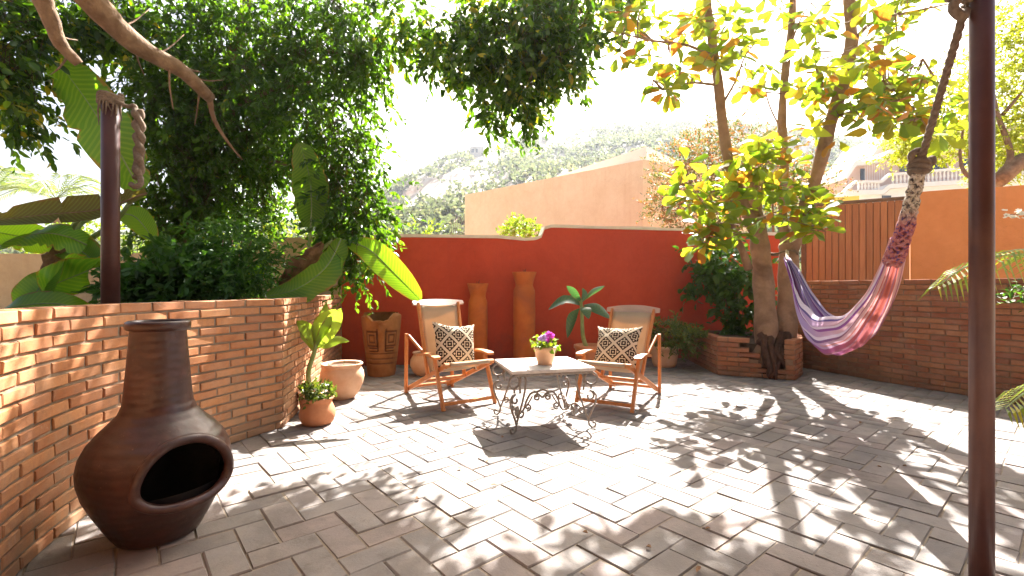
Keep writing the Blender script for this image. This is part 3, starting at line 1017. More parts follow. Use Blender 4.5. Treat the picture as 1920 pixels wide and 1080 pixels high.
tw = thing('garden_wall', 'tan plastered garden wall behind the banana plants at the left', 'wall', (-5, 6.9, 0))
b = MB()
TAN = [(-9.5, 7.3), (-4.3, 7.0), (-3.72, 6.93), (-2.41, 6.64)]
wall_prism(b, TAN, lambda x, y: interp(x, [-9.5, -3.75, -3.6, -2.4], [1.62, 1.62, 1.83, 1.83]), -0.05, 0.2, 0.1, 0.01)
b.build('plaster_wall', M['tan_plaster'], tw)
b = MB()
wall_prism(b, [(-2.41, 6.56), (-2.39, 6.64)], lambda x, y: 1.83, -0.05, 0.25, 0.1)
b.build('end_pier', M['tan_plaster'], tw)

# wooden gate and the orange wall beyond the right brick wall
GA, GB, OB = Vector((5.05, 8.1, 0)), Vector((6.24, 7.4, 0)), Vector((7.75, 6.55, 0))
gt = thing('wooden_gate', 'tall closed gate of brown vertical boards beside the orange wall', 'gate', GA)
nb = 15
gdir = (GB - GA)
gn = gdir.normalized()
gout = Vector((gn.y, -gn.x, 0))
gtop = lambda t: lerp(2.52, 2.51, t)
for i in range(nb):
    t0, t1 = i / nb, (i + 1) / nb
    m_ = MB()
    c = GA + gdir * ((t0 + t1) / 2)
    wdt = gdir.length / nb
    m_.bar(c + Vector((0, 0, 0.25)) + gout * random.uniform(0, 0.006), c + Vector((0, 0, gtop(0.5) - 0.03)) + gout * random.uniform(0, 0.006), wdt - 0.008, 0.03, up=gout, bevel=0.006)
    m_.build('board', M['gate'], gt)
m_ = MB()
m_.bar(GA + Vector((0, 0, 2.515)) + gout * 0.012, GB + Vector((0, 0, 2.515)) + gout * 0.012, 0.07, 0.05)
m_.build('top_rail', M['gate_frame'], gt)
m_ = MB(); m_.bar(GA + gn * -0.035 + Vector((0, 0, 0)), GA + gn * -0.035 + Vector((0, 0, 2.5)), 0.07, 0.07, up=gout); m_.build('post', M['gate_frame'], gt)
m_ = MB()
m_.bar(GA - gout * 0.03 + Vector((0, 0, 0.9)), GB - gout * 0.03 + Vector((0, 0, 0.9)), 0.05, 0.12)
m_.bar(GA - gout * 0.03 + Vector((0, 0, 2.2)), GB - gout * 0.03 + Vector((0, 0, 2.2)), 0.05, 0.12)
m_.bar(GA - gout * 0.028 + Vector((0, 0, 1.38)), GB - gout * 0.028 + Vector((0, 0, 1.38)), 0.02, 2.2, up=(0, 0, 1))
m_.build('back_panel', M['gate_frame'], gt)
ow = thing('garden_wall', 'orange plastered wall to the right of the wooden gate', 'wall', GB)
b = MB(); wall_prism(b, [(GB.x + 0.01, GB.y - 0.006), (OB.x, OB.y), (9.6, 5.5)], lambda x, y: interp(x, [6.2, 7.8, 9.6], [2.60, 2.575, 2.55]), -0.05, 0.2, 0.1, 0.012)
b.build('plaster_wall', M['orange_plaster'], ow)

# low brick planter around the almond tree, broken open by its roots
pl = thing('brick_planter', 'low brick planter broken open under the tree trunk', 'planter', (3.0, 6.0, 0))
PF = [(2.60, 5.98), (2.95, 5.80), (3.36, 5.60)]
def hole(u, r, si):
    if si != 0:
        return False
    edge = interp(r, [0, 1, 2, 3, 4, 5, 6, 7], [0.66, 0.60, 0.53, 0.46, 0.40, 0.36, 0.36, 0.36])
    right = interp(r, [0, 1, 2, 4, 5, 7], [0.70, 0.72, 0.73, 0.75, 0.82, 0.9])
    return edge < u < right
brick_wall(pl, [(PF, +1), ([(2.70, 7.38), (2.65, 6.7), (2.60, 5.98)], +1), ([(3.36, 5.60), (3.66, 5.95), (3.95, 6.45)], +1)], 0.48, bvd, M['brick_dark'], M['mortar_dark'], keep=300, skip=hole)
b = MB()
def inset(pts, d):
    return pts
wall_prism(b, [(2.61, 5.99), (2.84, 5.88)], lambda x, y: 0.47, -0.02, 0.10)
wall_prism(b, [(2.84, 5.88), (3.02, 5.785)], lambda x, y: 0.22, -0.02, 0.10)
wall_prism(b, [(3.28, 5.655), (3.355, 5.615)], lambda x, y: 0.24, -0.02, 0.10)
wall_prism(b, [(2.71, 7.38), (2.61, 5.99)], lambda x, y: 0.47, -0.02, 0.10)
wall_prism(b, [(3.37, 5.62), (3.66, 5.96), (3.95, 6.46)], lambda x, y: 0.47, -0.02, 0.10)
b.build('mortar', M['mortar_dark'], pl)
b = MB()
vs = [(2.74, 7.3, 0.44), (2.64, 6.1, 0.44), (3.0, 5.95, 0.40), (3.38, 5.78, 0.40), (3.85, 6.5, 0.44), (3.6, 7.4, 0.44)]
b.add(vs + [(x, y, -0.02) for x, y, z in vs], [(0, 1, 2, 3, 4, 5)] + [(i, i + 6, (i + 1) % 6 + 6, (i + 1) % 6) for i in range(6)])
b.build('soil_fill', M['soil'], pl)

# ------------------------------------------------------------------ neighbour building, hedge, bush
nbh = thing('neighbour_building', 'large peach windowless building with a sloping top beyond the red wall', 'building', (1, 15, 0))
b = MB()
A1, A2 = Vector((-1.72, 17.2, 0)), Vector((3.47, 12.5, 0))
B2 = Vector((7.6, 14.8, 0))
for (p, q, h1, h2) in ((A1, A2, 4.50, 4.50), (A2, B2, 4.50, 4.7)):
    dd = (q - p).normalized(); nn = Vector((-dd.y, dd.x, 0))
    vs = [p, q, q + Vector((0, 0, h2)), p + Vector((0, 0, h1))]
    vs += [v + nn * 0.25 for v in vs]
    b.add(vs, [(0, 1, 2, 3), (7, 6, 5, 4), (3, 2, 6, 7), (0, 3, 7, 4), (1, 5, 6, 2), (0, 4, 5, 1)])
b.build('wall', M['peach'], nbh)
b = MB()
p0, p1 = A1.lerp(A2, 0.42) + Vector((0.4, 0.5, 0)), A2 + Vector((0.25, 0.55, 0))
dd = (p1 - p0).normalized(); nn = Vector((-dd.y, dd.x, 0))
vs = [p0 + Vector((0, 0, 4.45)), p1 + Vector((0, 0, 4.45)), p1 + Vector((0, 0, 5.02)), p0 + Vector((0, 0, 4.62))]
vs += [v + nn * 3.0 for v in vs]
b.add(vs, [(0, 1, 2, 3), (7, 6, 5, 4), (3, 2, 6, 7), (0, 3, 7, 4), (1, 5, 6, 2)])
b.build('roof', M['roof_white'], nbh)

hd = thing('hedge', 'small clipped green hedge on top of the low end of the red wall', 'hedge', W(975, 460, 8.2))
foliage('foliage', [pxc(975, 436, 42, 26, 8.2, 160, 0.3)], 0.055, 0.03, M['hedge'], hd, twig=0.12, per=10, droop=-0.3)
bb = thing('flowering_bush', 'big dusty bush with reddish flowers behind the almond tree', 'bush', (4.4, 9.6, 0))
foliage('foliage', [pxc(1290, 330, 75, 75, 9.6, 420), pxc(1360, 290, 90, 75, 9.8, 420), pxc(1330, 390, 90, 60, 9.5, 380), pxc(1450, 330, 90, 75, 9.9, 380), pxc(1510, 370, 55, 60, 9.7, 240), pxc(1255, 395, 45, 50, 9.5, 160)], 0.05, 0.028, M['bougain'], bb, twig=0.28, per=12, droop=-0.2, shell=0.45)
m_ = MB()
for k in range(7):
    p = W(1330 + 30 * k, 470, 9.7)
    m_.tube([Vector((4.3 + 0.25 * k, 9.7, 0)), (p.x, 9.7, 1.8), W(1280 + 42 * k, 300 + random.uniform(-30, 60), 9.7)], [0.04, 0.03, 0.01], 6)
m_.build('stems', M['bark'], bb, True)

# ------------------------------------------------------------------ hills, scrub and far things
RIDGE_PX = [-3500, -900, -200, 300, 560, 700, 745, 790, 830, 870, 905, 940, 965, 1060, 1160, 1250, 1400, 1560, 1700, 1900, 2300, 3000, 5500]
RIDGE_PY = [505, 490, 470, 455, 420, 368, 347, 330, 308, 292, 290, 278, 262, 248, 240, 234, 245, 262, 275, 290, 300, 340, 430]
def hill_z(x, y):
    if y <= 1:
        return -0.3
    px = 960 + x / y * FPX
    py = float(np.interp(px, RIDGE_PX, RIDGE_PY))
    top = (540 - py) / FPX * 190.0
    f = min(max((y - 26) / (190 - 26), 0), 1)
    f = f ** 1.15
    z = top * f + EYE * f
    n = mnoise.fractal(Vector((x * 0.022, y * 0.022, 1.7)), 1.0, 2.1, 5)
    z += n * 5.5 * min(f * 2.5, 1) * (1 - 0.85 * max(0, (f - 0.8) / 0.2))
    if y > 190:
        z -= (y - 190) * 0.12
    return z - 0.25
gx = np.linspace(-1, 1, 151)
gy = np.concatenate([np.linspace(24, 190, 70), np.linspace(196, 330, 14)])
vs, fs = [], []
for y in gy:
    for a in gx:
        x = math.tan(a * 1.02) * y
        vs.append((x, y, hill_z(x, y)))
n = len(gx)
for i in range(len(gy) - 1):
    for j in range(n - 1):
        fs.append((i * n + j, i * n + j + 1, (i + 1) * n + j + 1, (i + 1) * n + j))
M['hill'] = rough_mat('dry_hillside', (0.34, 0.29, 0.23), (0.48, 0.43, 0.36), 0.05, 0.95, 0.8, 1.2, 0.3, 0.05, (0.30, 0.19, 0.13))
b = MB(); b.add(vs, fs)
hill = link_mesh('hill', b.mesh('hill', M['hill'], True), kind='structure')

cl = []
for k in range(9000):
    y = 32 + 170 * random.random() ** 0.9
    px = random.uniform(-250, 2150)
    x = (px - 960) / FPX * y
    dens = mnoise.noise(Vector((x * 0.03, y * 0.03, 8))) + 0.35
    if random.random() > 0.35 + dens:
        continue
    if 860 < px < 960 and 60 < y < 175 and random.random() < 0.6:
        continue
    r = random.uniform(0.5, 1.5) * (0.6 + y / 150)
    cl.append(((x, y, hill_z(x, y) + r * 0.45), (r, r, r * 0.62), 8))
P, D, N, L, Wd, T = twig_leaves(cl, 0.95, 0.7, per=3, twig=0.6, droop=-0.4, shell=0.4)
V, Tr, Q, ti = leaf_arrays(P, D, N, L, Wd, 'oval', T)
link_mesh('scrub', np_mesh('scrub', V, Tr, Q, ti, M['scrub']), kind='stuff')

def gbox(mb, px0, px1, py0, py1, d, dep):
    a = W(px0, py1, d); c = W(px1, py0, d)
    mb.box(((a.x + c.x) / 2, d + dep / 2, (a.z + c.z) / 2), (c.x - a.x, dep, c.z - a.z))

ru = thing('hilltop_house', 'small grey block house on the hill crest', 'house', W(893, 300, 165))
b = MB(); gbox(b, 881, 907, 274, 305, 165, 6); b.build('wall', M['grey_wall'], ru)
b = MB()
for (x0, x1) in ((884, 889), (892, 896)):
    gbox(b, x0, x1, 279, 286, 164.9, 0.3)
b.build('window', M['window'], ru)
b = MB(); gbox(b, 866, 881, 292, 306, 166, 4); b.build('annex', M['grey_wall'], ru)

for k, (ya, yb) in enumerate(((392, 378), (398, 384), (404, 391))):
    m_ = MB()
    pa, pb = W(600, ya, 45), W(1000, yb - 12, 30)
    m_.tube([pa.lerp(pb, t / 12) - Vector((0, 0, 1.0 * 4 * (t / 12) * (1 - t / 12) * 0.5)) for t in range(13)], 0.018, 5)
    o = m_.build('utility_cable', M['cable'])
    tag(o, ['highest', 'middle', 'lowest'][k] + ' of three thin cables across the foot of the hill', 'cable', 'cables across the hill')

fe = thing('iron_railing', 'short spiked iron railing left of the peach building', 'railing', W(855, 450, 13))
for k in range(7):
    p = W(846 + 4 * k, 450, 13)
    m_ = MB(); m_.tube([(p.x, 13, 1.6), (p.x, 13, EYE + (540 - 404) / FPX * 13)], [0.012, 0.008], 5); m_.build('bar', M['iron'], fe)

# white-railed house at the right
hs = thing('hillside_house', 'pink two storey house with white balustrades beyond the gate', 'house', W(1740, 400, 24))
HD = 24.0
def hx(px, py, d=HD):
    return W(px, py, d)
def slab(name, poly, d, dep, mat, parent):
    """a solid whose front outline is given by bearing, at a real distance and depth"""
    f = [hx(px, py, d) for px, py in poly]
    n = len(f)
    vs = f + [v + Vector((0, dep, 0)) for v in f]
    m_ = MB()
    m_.add(vs, [tuple(range(n - 1, -1, -1)), tuple(range(n, 2 * n))] + [(i, (i + 1) % n, (i + 1) % n + n, i + n) for i in range(n)])
    return m_.build(name, mat, parent)
slab('wall', [(1588, 420), (1588, 330), (1604, 306), (1650, 300), (1668, 288), (1960, 270), (1960, 420)], HD + 1.6, 4, M['pink_wall'], hs)
slab('roof', [(1584, 332), (1602, 303), (1650, 297), (1668, 282), (1690, 279), (1960, 262), (1960, 270), (1690, 286), (1670, 289), (1652, 304), (1606, 310), (1590, 334)], HD + 1.2, 4.5, M['white_paint'], hs)
slab('upper_storey', [(1636, 290), (1668, 248), (1760, 238), (1960, 235), (1960, 285), (1668, 292)], HD + 4.5, 4, M['pink_wall'], hs)
slab('balcony_floor', [(1586, 358), (1608, 356), (1654, 356), (1668, 345), (1960, 328), (1960, 336), (1670, 353), (1657, 364), (1610, 365), (1588, 366)], HD, 1.8, M['white_paint'], hs)
slab('lower_wall', [(1610, 366), (1656, 366), (1670, 354), (1960, 337), (1960, 425), (1590, 425)], HD + 0.3, 1.2, M['white_paint'], hs)
slab('handrail', [(1606, 338), (1654, 338), (1668, 325), (1960, 300), (1960, 304), (1670, 329), (1656, 342), (1607, 342), (1586, 362), (1584, 358)], HD + 0.05, 0.25, M['white_paint'], hs)
bal = []
for px in np.arange(1610, 1652, 6.2):
    bal.append((px, 341, 356))
for px in np.arange(1674, 1925, 7.4):
    t = (px - 1668) / (1960 - 1668)
    bal.append((px, lerp(329, 304, t), lerp(345, 328, t)))
balm = MB()
balm.lathe([(0.045, 0.0), (0.045, 0.06), (0.03, 0.09), (0.055, 0.2), (0.03, 0.36), (0.045, 0.40), (0.045, 0.46)], 8, close_top=True)
balme = balm.mesh('baluster', M['white_paint'], True)
for (px, t, bt) in bal:
    p = hx(px, bt, HD + 0.17)
    o = link_mesh('baluster', balme, hs, p - Vector(hs.location))
    hgt = (bt - t) / FPX * HD
    o.scale = (1.15, 1.15, hgt / 0.46)
for (x0, x1, y0, y1) in ((1614, 1622, 316, 338), (1745, 1775, 300, 322), (1800, 1818, 298, 318), (1688, 1700, 311, 322)):
    slab('window', [(x0, y1), (x0, y0), (x1, y0), (x1, y1)], HD + 1.55, 0.1, M['window'], hs)
slab('window', [(1655, 374), (1655, 366.5), (1671, 366.5), (1671, 374)], HD + 0.25, 0.1, M['window'], hs)
for k in range(9):
    px = 1622 + k * 4.5
    m_ = MB(); m_.tube([hx(px, 338, HD + 1.3), hx(px, 307, HD + 1.3)], 0.012, 4); m_.build('grille_bar', M['white_paint'], hs)
yw = thing('yellow_shed', 'bright yellow low wall peeking over the gate', 'shed', W(1590, 400, 20))
slab('wall', [(1566, 420), (1566, 370), (1611, 367), (1611, 420)], 20, 1.5, M['yellow_paint'], yw)

# ------------------------------------------------------------------ acacia at the right, far palms
ac = thing('feathery_tree', 'airy yellow green tree behind the orange wall at the right', 'tree', (9.4, 8.6, 0))
foliage('crown', [pxc(1760, 255, 75, 45, 9.2, 330), pxc(1705, 272, 45, 32, 9.4, 130), pxc(1790, 180, 45, 70, 9.0, 150), pxc(1890, 130, 60, 110, 8.8, 420), pxc(1890, 280, 60, 60, 8.8, 330), pxc(1950, 200, 80, 120, 8.8, 300), pxc(1930, 40, 90, 50, 8.6, 200)], 0.065, 0.03, M['acacia'], ac, twig=0.35, per=16, droop=0.1, shell=0.5, shape='lance')
m_ = MB()
m_.tube(spline([(10.0, 8.4, 0), (9.6, 8.4, 1.6), W(1935, 305, 8.4), W(1870, 340, 8.3)], 14), [0.16] * 6 + [0.13] * 8, 8)
m_.build('trunk', M['bark'], ac, True)
m_ = MB()
m_.tube(spline([W(1875, 335, 8.3), W(1895, 290, 8.4), W(1872, 220, 8.6), W(1860, 160, 8.6)], 12), np.linspace(0.07, 0.02, 12), 6)
m_.tube(spline([W(1870, 338, 8.3), W(1815, 330, 8.5), W(1800, 290, 8.7), W(1808, 230, 8.8)], 12), np.linspace(0.05, 0.015, 12), 6)
m_.tube(spline([W(1880, 215, 8.6), W(1910, 180, 8.6), W(1930, 150, 8.5)], 8), np.linspace(0.035, 0.012, 8), 6)
m_.build('branch', M['bark'], ac, True)

def frond_mesh(mb, pts, ll, nleaf, wid=0.035, up=Vector((0, 0, 1)), droop=0.35, tint=None):
    mid = spline(pts, nleaf)
    for i, p in enumerate(mid):
        t = i / (nleaf - 1)
        if t < 0.12:
            continue
        tg = (mid[min(i + 1, nleaf - 1)] - mid[max(i - 1, 0)]).normalized()
        s = tg.cross(up)
        if s.length < 1e-3:
            s = Vector((1, 0, 0))
        s.normalize()
        for sd in (-1, 1):
            l = ll * (math.sin(math.pi * (0.12 + 0.83 * t)) ** 0.7) * random.uniform(0.85, 1.1)
            d = (s * sd * 0.75 + tg * 0.75 + up * 0.12).normalized()
            e = p + d * l - up * droop * l
            m = p + d * l * 0.5 - up * droop * l * 0.15
            q = tg * wid * 0.5
            mb.add([p, m - q, m + q, e], [(0, 1, 2), (1, 3, 2)], random.random() * 0.95 if tint is None else tint)
    return mid

def palm(name, label, base, top, nf, flen, ll, mat, group=None):
    r = thing(name, label, 'palm tree', base, 0, group)
    m_ = MB(); m_.tube(spline([base, Vector(base).lerp(Vector(top), 0.5) + Vector((0.15, 0, 0)), top], 10), np.linspace(0.16, 0.1, 10), 8)
    m_.build('trunk', M['bark'], r, True)
    for k in range(nf):
        a = 2 * math.pi * k / nf + random.uniform(-.2, .2)
        el = random.uniform(0.15, 1.2)
        d = Vector((math.cos(a) * math.cos(el), math.sin(a) * math.cos(el), math.sin(el)))
        p1 = Vector(top) + d * flen * 0.5
        p2 = Vector(top) + d * flen * 0.95 - Vector((0, 0, flen * 0.35))
        mb = MB()
        mid = frond_mesh(mb, [top, p1, p2], ll, 26, 0.05)
        mb.tube(mid, 0.012, 4)
        mb.build('frond', mat, r)
    return r
palm('palm_tree', 'pale coconut palm in the distance left of the maroon post', (-15.6, 16, 0), W(105, 372, 16), 14, 1.9, 0.55, M['palm_far'], None)
palm('palm_tree', 'distant palm half cut by the left edge of the photo', (-19.5, 17, 0), W(-15, 360, 17), 12, 2.0, 0.6, M['palm_far'], None)

# ------------------------------------------------------------------ haze over the hill
hz = MB(); hz.box((0, 300, 30), (1900, 1300, 98))
hm_ = NT('haze_air')
hv = hm_.n('ShaderNodeVolumePrincipled', Density=0.00038, Anisotropy=0.5)
hv.inputs['Color'].default_value = (0.88, 0.93, 1.0, 1)
hm_.l(hv.outputs[0], hm_.out.inputs['Volume'])
hz.build('haze', hm_.m, kind='stuff')

# ------------------------------------------------------------------ posts
def post(label, x, y, r, h, z0=0):
    p = thing('metal_post', label, 'post', (x, y, z0))
    m_ = MB(); m_.lathe([(r, 0), (r, h * 0.5), (r, h - 0.004), (r * 0.95, h)], 28, (x, y, z0), close_top=True)
    o = m_.build('tube', M['maroon'], p, True)
    return p
post('round maroon metal post rising from the bed behind the brick wall', -2.64, 3.1, 0.05, 1.60, 0.76)
post('round dark maroon post close to the camera at the right', 1.773, 1.78, 0.0365, 2.75)

# rope wrapped on the left post's head with a hanging rope end
rp = thing('tied_rope', 'frayed rope wound round the head of the left post with a hanging twisted end', 'rope', W(208, 185, 3.1))
m_ = MB()
c = Vector((-2.64, 3.1, 0))
zt = EYE + (540 - 182) / FPX * 3.1
coil = []
for k in range(60):
    a = k / 60 * 2 * math.pi * 4
    coil.append(c + Vector((0.060 * math.cos(a), 0.060 * math.sin(a), zt + 0.015 - 0.06 * k / 60 + 0.006 * math.sin(a * 3))))
m_.tube(coil, 0.014, 6)
for k in range(9):
    a = -1.9 + 0.25 * k
    p0 = c + Vector((0.062 * math.cos(a), 0.062 * math.sin(a), zt - 0.02))
    ln = random.uniform(0.08, 0.2)
    m_.tube([p0, p0 + Vector((random.uniform(-.01, .01), -0.006, -ln * 0.5)), p0 + Vector((random.uniform(-.015, .015), -0.004, -ln))], [0.007, 0.006, 0.002], 5)
m_.build('coil', M['rope'], rp, True)
m_ = MB()
cross = spline([c + Vector((0.05, -0.03, zt - 0.03)), W(240, 200, 3.08), W(252, 198, 3.08), W(258, 215, 3.08)], 14)
m_.tube(cross, 0.013, 6)
for s in range(2):
    pts = []
    for k in range(40):
        t = k / 39
        p = W(258 + 3 * math.sin(t * 3), 205 + 130 * t, 3.08)
        a = t * 16 + s * math.pi
        pts.append(p + Vector((0.014 * math.cos(a), 0.014 * math.sin(a), 0)))
    m_.tube(pts, [0.018 + 0.008 * math.sin(k * 0.5) ** 2 for k in range(40)], 6)
m_.tube(spline([W(262, 330, 3.08), W(264, 345, 3.07), W(252, 350, 3.06), W(246, 345, 3.08)], 8), 0.018, 6)
m_.build('hanging_end', M['rope'], rp, True)

# ------------------------------------------------------------------ almond tree (three stems on two trunks)
at_ = thing('almond_tree', 'many stemmed tree with large yellow green and orange leaves', 'tree', (3.3, 6.0, 0.0))
def limb(name, pts, r0, r1, n=16, mat='bark_pale', sides=10, wob=0.08):
    m_ = MB()
    sp = spline(pts, n)
    rr = [lerp(r0, r1, i / (n - 1)) * (1 + wob * math.sin(i * 1.7) + wob * random.uniform(-.6, .6)) for i in range(n)]
    m_.tube(sp, rr, sides)
    return m_.build(name, M[mat], at_, True)
limb('trunk', [(3.10, 5.93, 0.12), W(1436, 640, 5.95), W(1433, 560, 5.98), W(1428, 490, 6.0), W(1422, 440, 6.0), W(1416, 400, 6.02)], 0.14, 0.10, 18, sides=14)
limb('trunk', [(3.42, 6.0, 0.15), W(1472, 640, 6.02), W(1477, 560, 6.03), W(1479, 480, 6.05), W(1478, 455, 6.05)], 0.14, 0.105, 14, sides=14)
limb('stump', [W(1418, 430, 6.02), W(1414, 380, 6.02), W(1411, 335, 6.02)], 0.10, 0.075, 10)
limb('stem', [W(1418, 440, 5.98), W(1392, 375, 5.93), W(1368, 310, 5.9), W(1355, 235, 5.85), W(1346, 150, 5.8), W(1334, 70, 5.75), W(1322, -40, 5.7), W(1318, -120, 5.6)], 0.072, 0.045, 24)
limb('stem', [W(1474, 470, 6.05), W(1468, 400, 6.1), W(1471, 320, 6.1), W(1466, 220, 6.1), W(1474, 120, 6.1), W(1484, 50, 6.1), W(1488, -40, 6.1), W(1495, -130, 6.1)], 0.062, 0.036, 22)
limb('stem', [W(1482, 470, 6.03), W(1508, 395, 5.95), W(1532, 325, 5.9), W(1556, 235, 5.85), W(1582, 150, 5.8), W(1596, 80, 5.75), W(1592, -20, 5.7), W(1600, -120, 5.6)], 0.09, 0.06, 24)
limb('stub', [W(1404, 505, 5.95), W(1392, 470, 5.9), W(1378, 440, 5.85), W(1372, 415, 5.85)], 0.05, 0.03, 8)
twigs = [
 ([W(1340, 110, 5.8), W(1290, 85, 5.6), W(1215, 75, 5.5), W(1140, 55, 5.4)], 0.022),
 ([W(1348, 160, 5.8), W(1300, 155, 5.6), W(1255, 160, 5.5), W(1225, 150, 5.4)], 0.018),
 ([W(1352, 200, 5.85), W(1380, 150, 5.7), W(1400, 100, 5.6), W(1440, 60, 5.5)], 0.016),
 ([W(1596, 80, 5.75), W(1640, 40, 5.6), W(1720, 20, 5.4), W(1790, 5, 5.2)], 0.026),
 ([W(1588, 130, 5.8), W(1650, 150, 5.5), W(1700, 190, 5.3), W(1740, 240, 5.2)], 0.022),
 ([W(1570, 190, 5.85), W(1530, 130, 5.7), W(1540, 60, 5.6)], 0.016),
 ([W(1560, 220, 5.85), W(1620, 200, 5.6), W(1680, 150, 5.4), W(1730, 110, 5.3)], 0.020),
 ([W(1468, 250, 6.1), W(1440, 190, 5.9), W(1430, 120, 5.8)], 0.014),
 ([W(1480, 90, 6.1), W(1510, 20, 5.9), W(1560, -30, 5.8)], 0.014),
 ([W(1410, 400, 6.0), W(1360, 370, 5.7), W(1310, 350, 5.5), W(1275, 345, 5.4)], 0.016),
 ([W(1420, 420, 6.0), W(1430, 340, 5.8), W(1440, 290, 5.7)], 0.016),
 ([W(1400, 420, 6.0), W(1340, 420, 5.7), W(1310, 440, 5.6)], 0.014),
 ([W(1480, 440, 6.0), W(1510, 410, 5.7), W(1535, 425, 5.5)], 0.014),
]
for pts, r in twigs:
    limb('twig', pts, r, 0.006, 10, sides=6, wob=0.03)

def twig_set(centres, anchors, name):
    m_ = MB()
    for c, _ in centres:
        c = Vector(c)
        a = min(anchors, key=lambda q: (q - c).length)
        m = a.lerp(c, 0.5) + Vector((random.uniform(-.06, .06), random.uniform(-.06, .06), -.04))
        m_.tube([a, m, c + (c - m).normalized() * 0.04], [0.010, 0.007, 0.003], 4, caps=False)
    m_.build(name, M['bark_pale'], at_, True, kind='stuff')
alm_me = [single_leaf_mesh('leaf', 'obovate', M['almond'], w_, 0.12, dr) for w_, dr in ((0.52, 0.12), (0.58, 0.22), (0.46, 0.05), (0.55, -0.05))]
alg_me = [single_leaf_mesh('leaf', 'obovate', M['almond_green'], w_, 0.12, dr) for w_, dr in ((0.52, 0.12), (0.60, 0.22), (0.46, 0.05), (0.55, -0.05))]
def whorls(centres, n_rng, size, up=0.15):
    out = []
    for c, rad in centres:
        a0 = random.random() * 6.3
        nl = random.randint(*n_rng)
        for k in range(nl):
            a = a0 + 2 * math.pi * k / nl + random.uniform(-.4, .4)
            d = Vector((math.cos(a), math.sin(a), random.uniform(-1.3, 0.4) + up))
            nrm = Vector((random.gauss(0, .7), random.gauss(0, .7) - .35, 0.8))
            p = Vector(c) + d.normalized() * rad * random.uniform(0.1, 0.6)
            out.append((p, d, nrm, size * random.uniform(0.65, 1.2)))
    return out
def scatter_px(boxes):
    """whorl centres spread through boxes of bearing and distance"""
    cs = []
    for (x0, x1, y0, y1, d0, d1, n) in boxes:
        for _ in range(n):
            # an ellipse inside the box
            while True:
                a, b_ = random.uniform(-1, 1), random.uniform(-1, 1)
                if a * a + b_ * b_ < 1:
                    break
            cs.append((W((x0 + x1) / 2 + a * (x1 - x0) / 2, (y0 + y1) / 2 + b_ * (y1 - y0) / 2, random.uniform(d0, d1)), 0.14))
    return cs
upper = scatter_px([(1125, 1260, 0, 110, 5.1, 6.2, 20), (1205, 1300, 110, 190, 5.1, 6.0, 10), (1270, 1430, 0, 120, 5.2, 6.4, 24), (1340, 1450, 60, 180, 5.2, 6.3, 8),
                    (1500, 1580, 60, 250, 5.3, 6.3, 20), (1590, 1740, 60, 210, 4.9, 6.2, 30), (1640, 1790, 130, 260, 4.8, 5.8, 26), (1600, 1800, -20, 50, 4.8, 6.0, 12), (1450, 1570, 0, 60, 5.3, 6.5, 7), (1500, 1650, 170, 270, 5.2, 6.2, 8)])
lower = scatter_px([(1265, 1400, 290, 400, 5.2, 6.0, 22), (1290, 1420, 370, 450, 5.3, 6.0, 19), (1385, 1500, 255, 350, 5.4, 6.1, 22), (1420, 1545, 330, 440, 5.3, 6.0, 22), (1300, 1360, 430, 480, 5.3, 5.7, 5), (1470, 1545, 400, 445, 5.3, 5.7, 5)])
ANCH = []
for pts, r in twigs:
    ANCH += spline(pts, 9)[1:]
for pts in ([W(1368, 310, 5.9), W(1346, 150, 5.8), W(1322, -40, 5.7)], [W(1471, 320, 6.1), W(1466, 220, 6.1), W(1488, -40, 6.1)], [W(1532, 325, 5.9), W(1582, 150, 5.8), W(1592, -20, 5.7)]):
    ANCH += spline(pts, 14)
twig_set(upper + lower, ANCH, 'twig_rest')
L1 = [(q, alm_me) for q in whorls(upper, (5, 8), 0.205)]
L2 = [(q, alg_me) for q in whorls(lower, (5, 8), 0.20, 0.25)]
allL = L1 + L2
allL.sort(key=lambda t: (0 if seen(t[0][0]) else 1, t[0][0].y / t[0][3]))
for (p, d, nrm, s), mes in allL[:300]:
    place_leaf('leaf', random.choice(mes), at_, p, d, nrm, s)
# the rest of the leaves and the part of the crown above the picture
rest = allL[300:]
# crown over the patio, above the frame and behind, reaching towards the viewer
over = scatter_px([(1100, 1750, -420, -20, 4.4, 6.6, 46), (1180, 1900, -700, -60, 3.6, 5.4, 46)])
restq = [q for q, _ in rest] + whorls(over, (5, 8), 0.17)
P = np.array([tuple(q[0]) for q in restq]); D = np.array([tuple(q[1]) for q in restq]); N = np.array([tuple(q[2]) for q in restq]); L = np.array([q[3] for q in restq])
V, Tr, Q, ti = leaf_arrays(P, D, N, L, L * 0.54, 'obovate', RNG.random(len(P)), 0.12, 0.12)
link_mesh('leaf_rest', np_mesh('leaf_rest', V - np.array(at_.location)[None], Tr, Q, ti, M['almond']), at_, kind='stuff')
# roots in the broken planter
m_ = MB()
for k in range(16):
    a = random.uniform(0, 1)
    p0 = Vector((lerp(3.0, 3.45, a), 5.9, random.uniform(0.38, 0.55)))
    p2 = Vector((lerp(3.02, 3.36, random.random()), random.uniform(5.66, 5.78), random.uniform(0.02, 0.3)))
    m_.tube(spline([p0, p0.lerp(p2, 0.5) + Vector((random.uniform(-.05, .05), -0.04, 0.03)), p2, p2 + Vector((random.uniform(-.06, .06), random.uniform(-.02, .02), -0.08))], 10), np.linspace(0.05, 0.012, 10), 6)
m_.build('root', M['root'], at_, True)

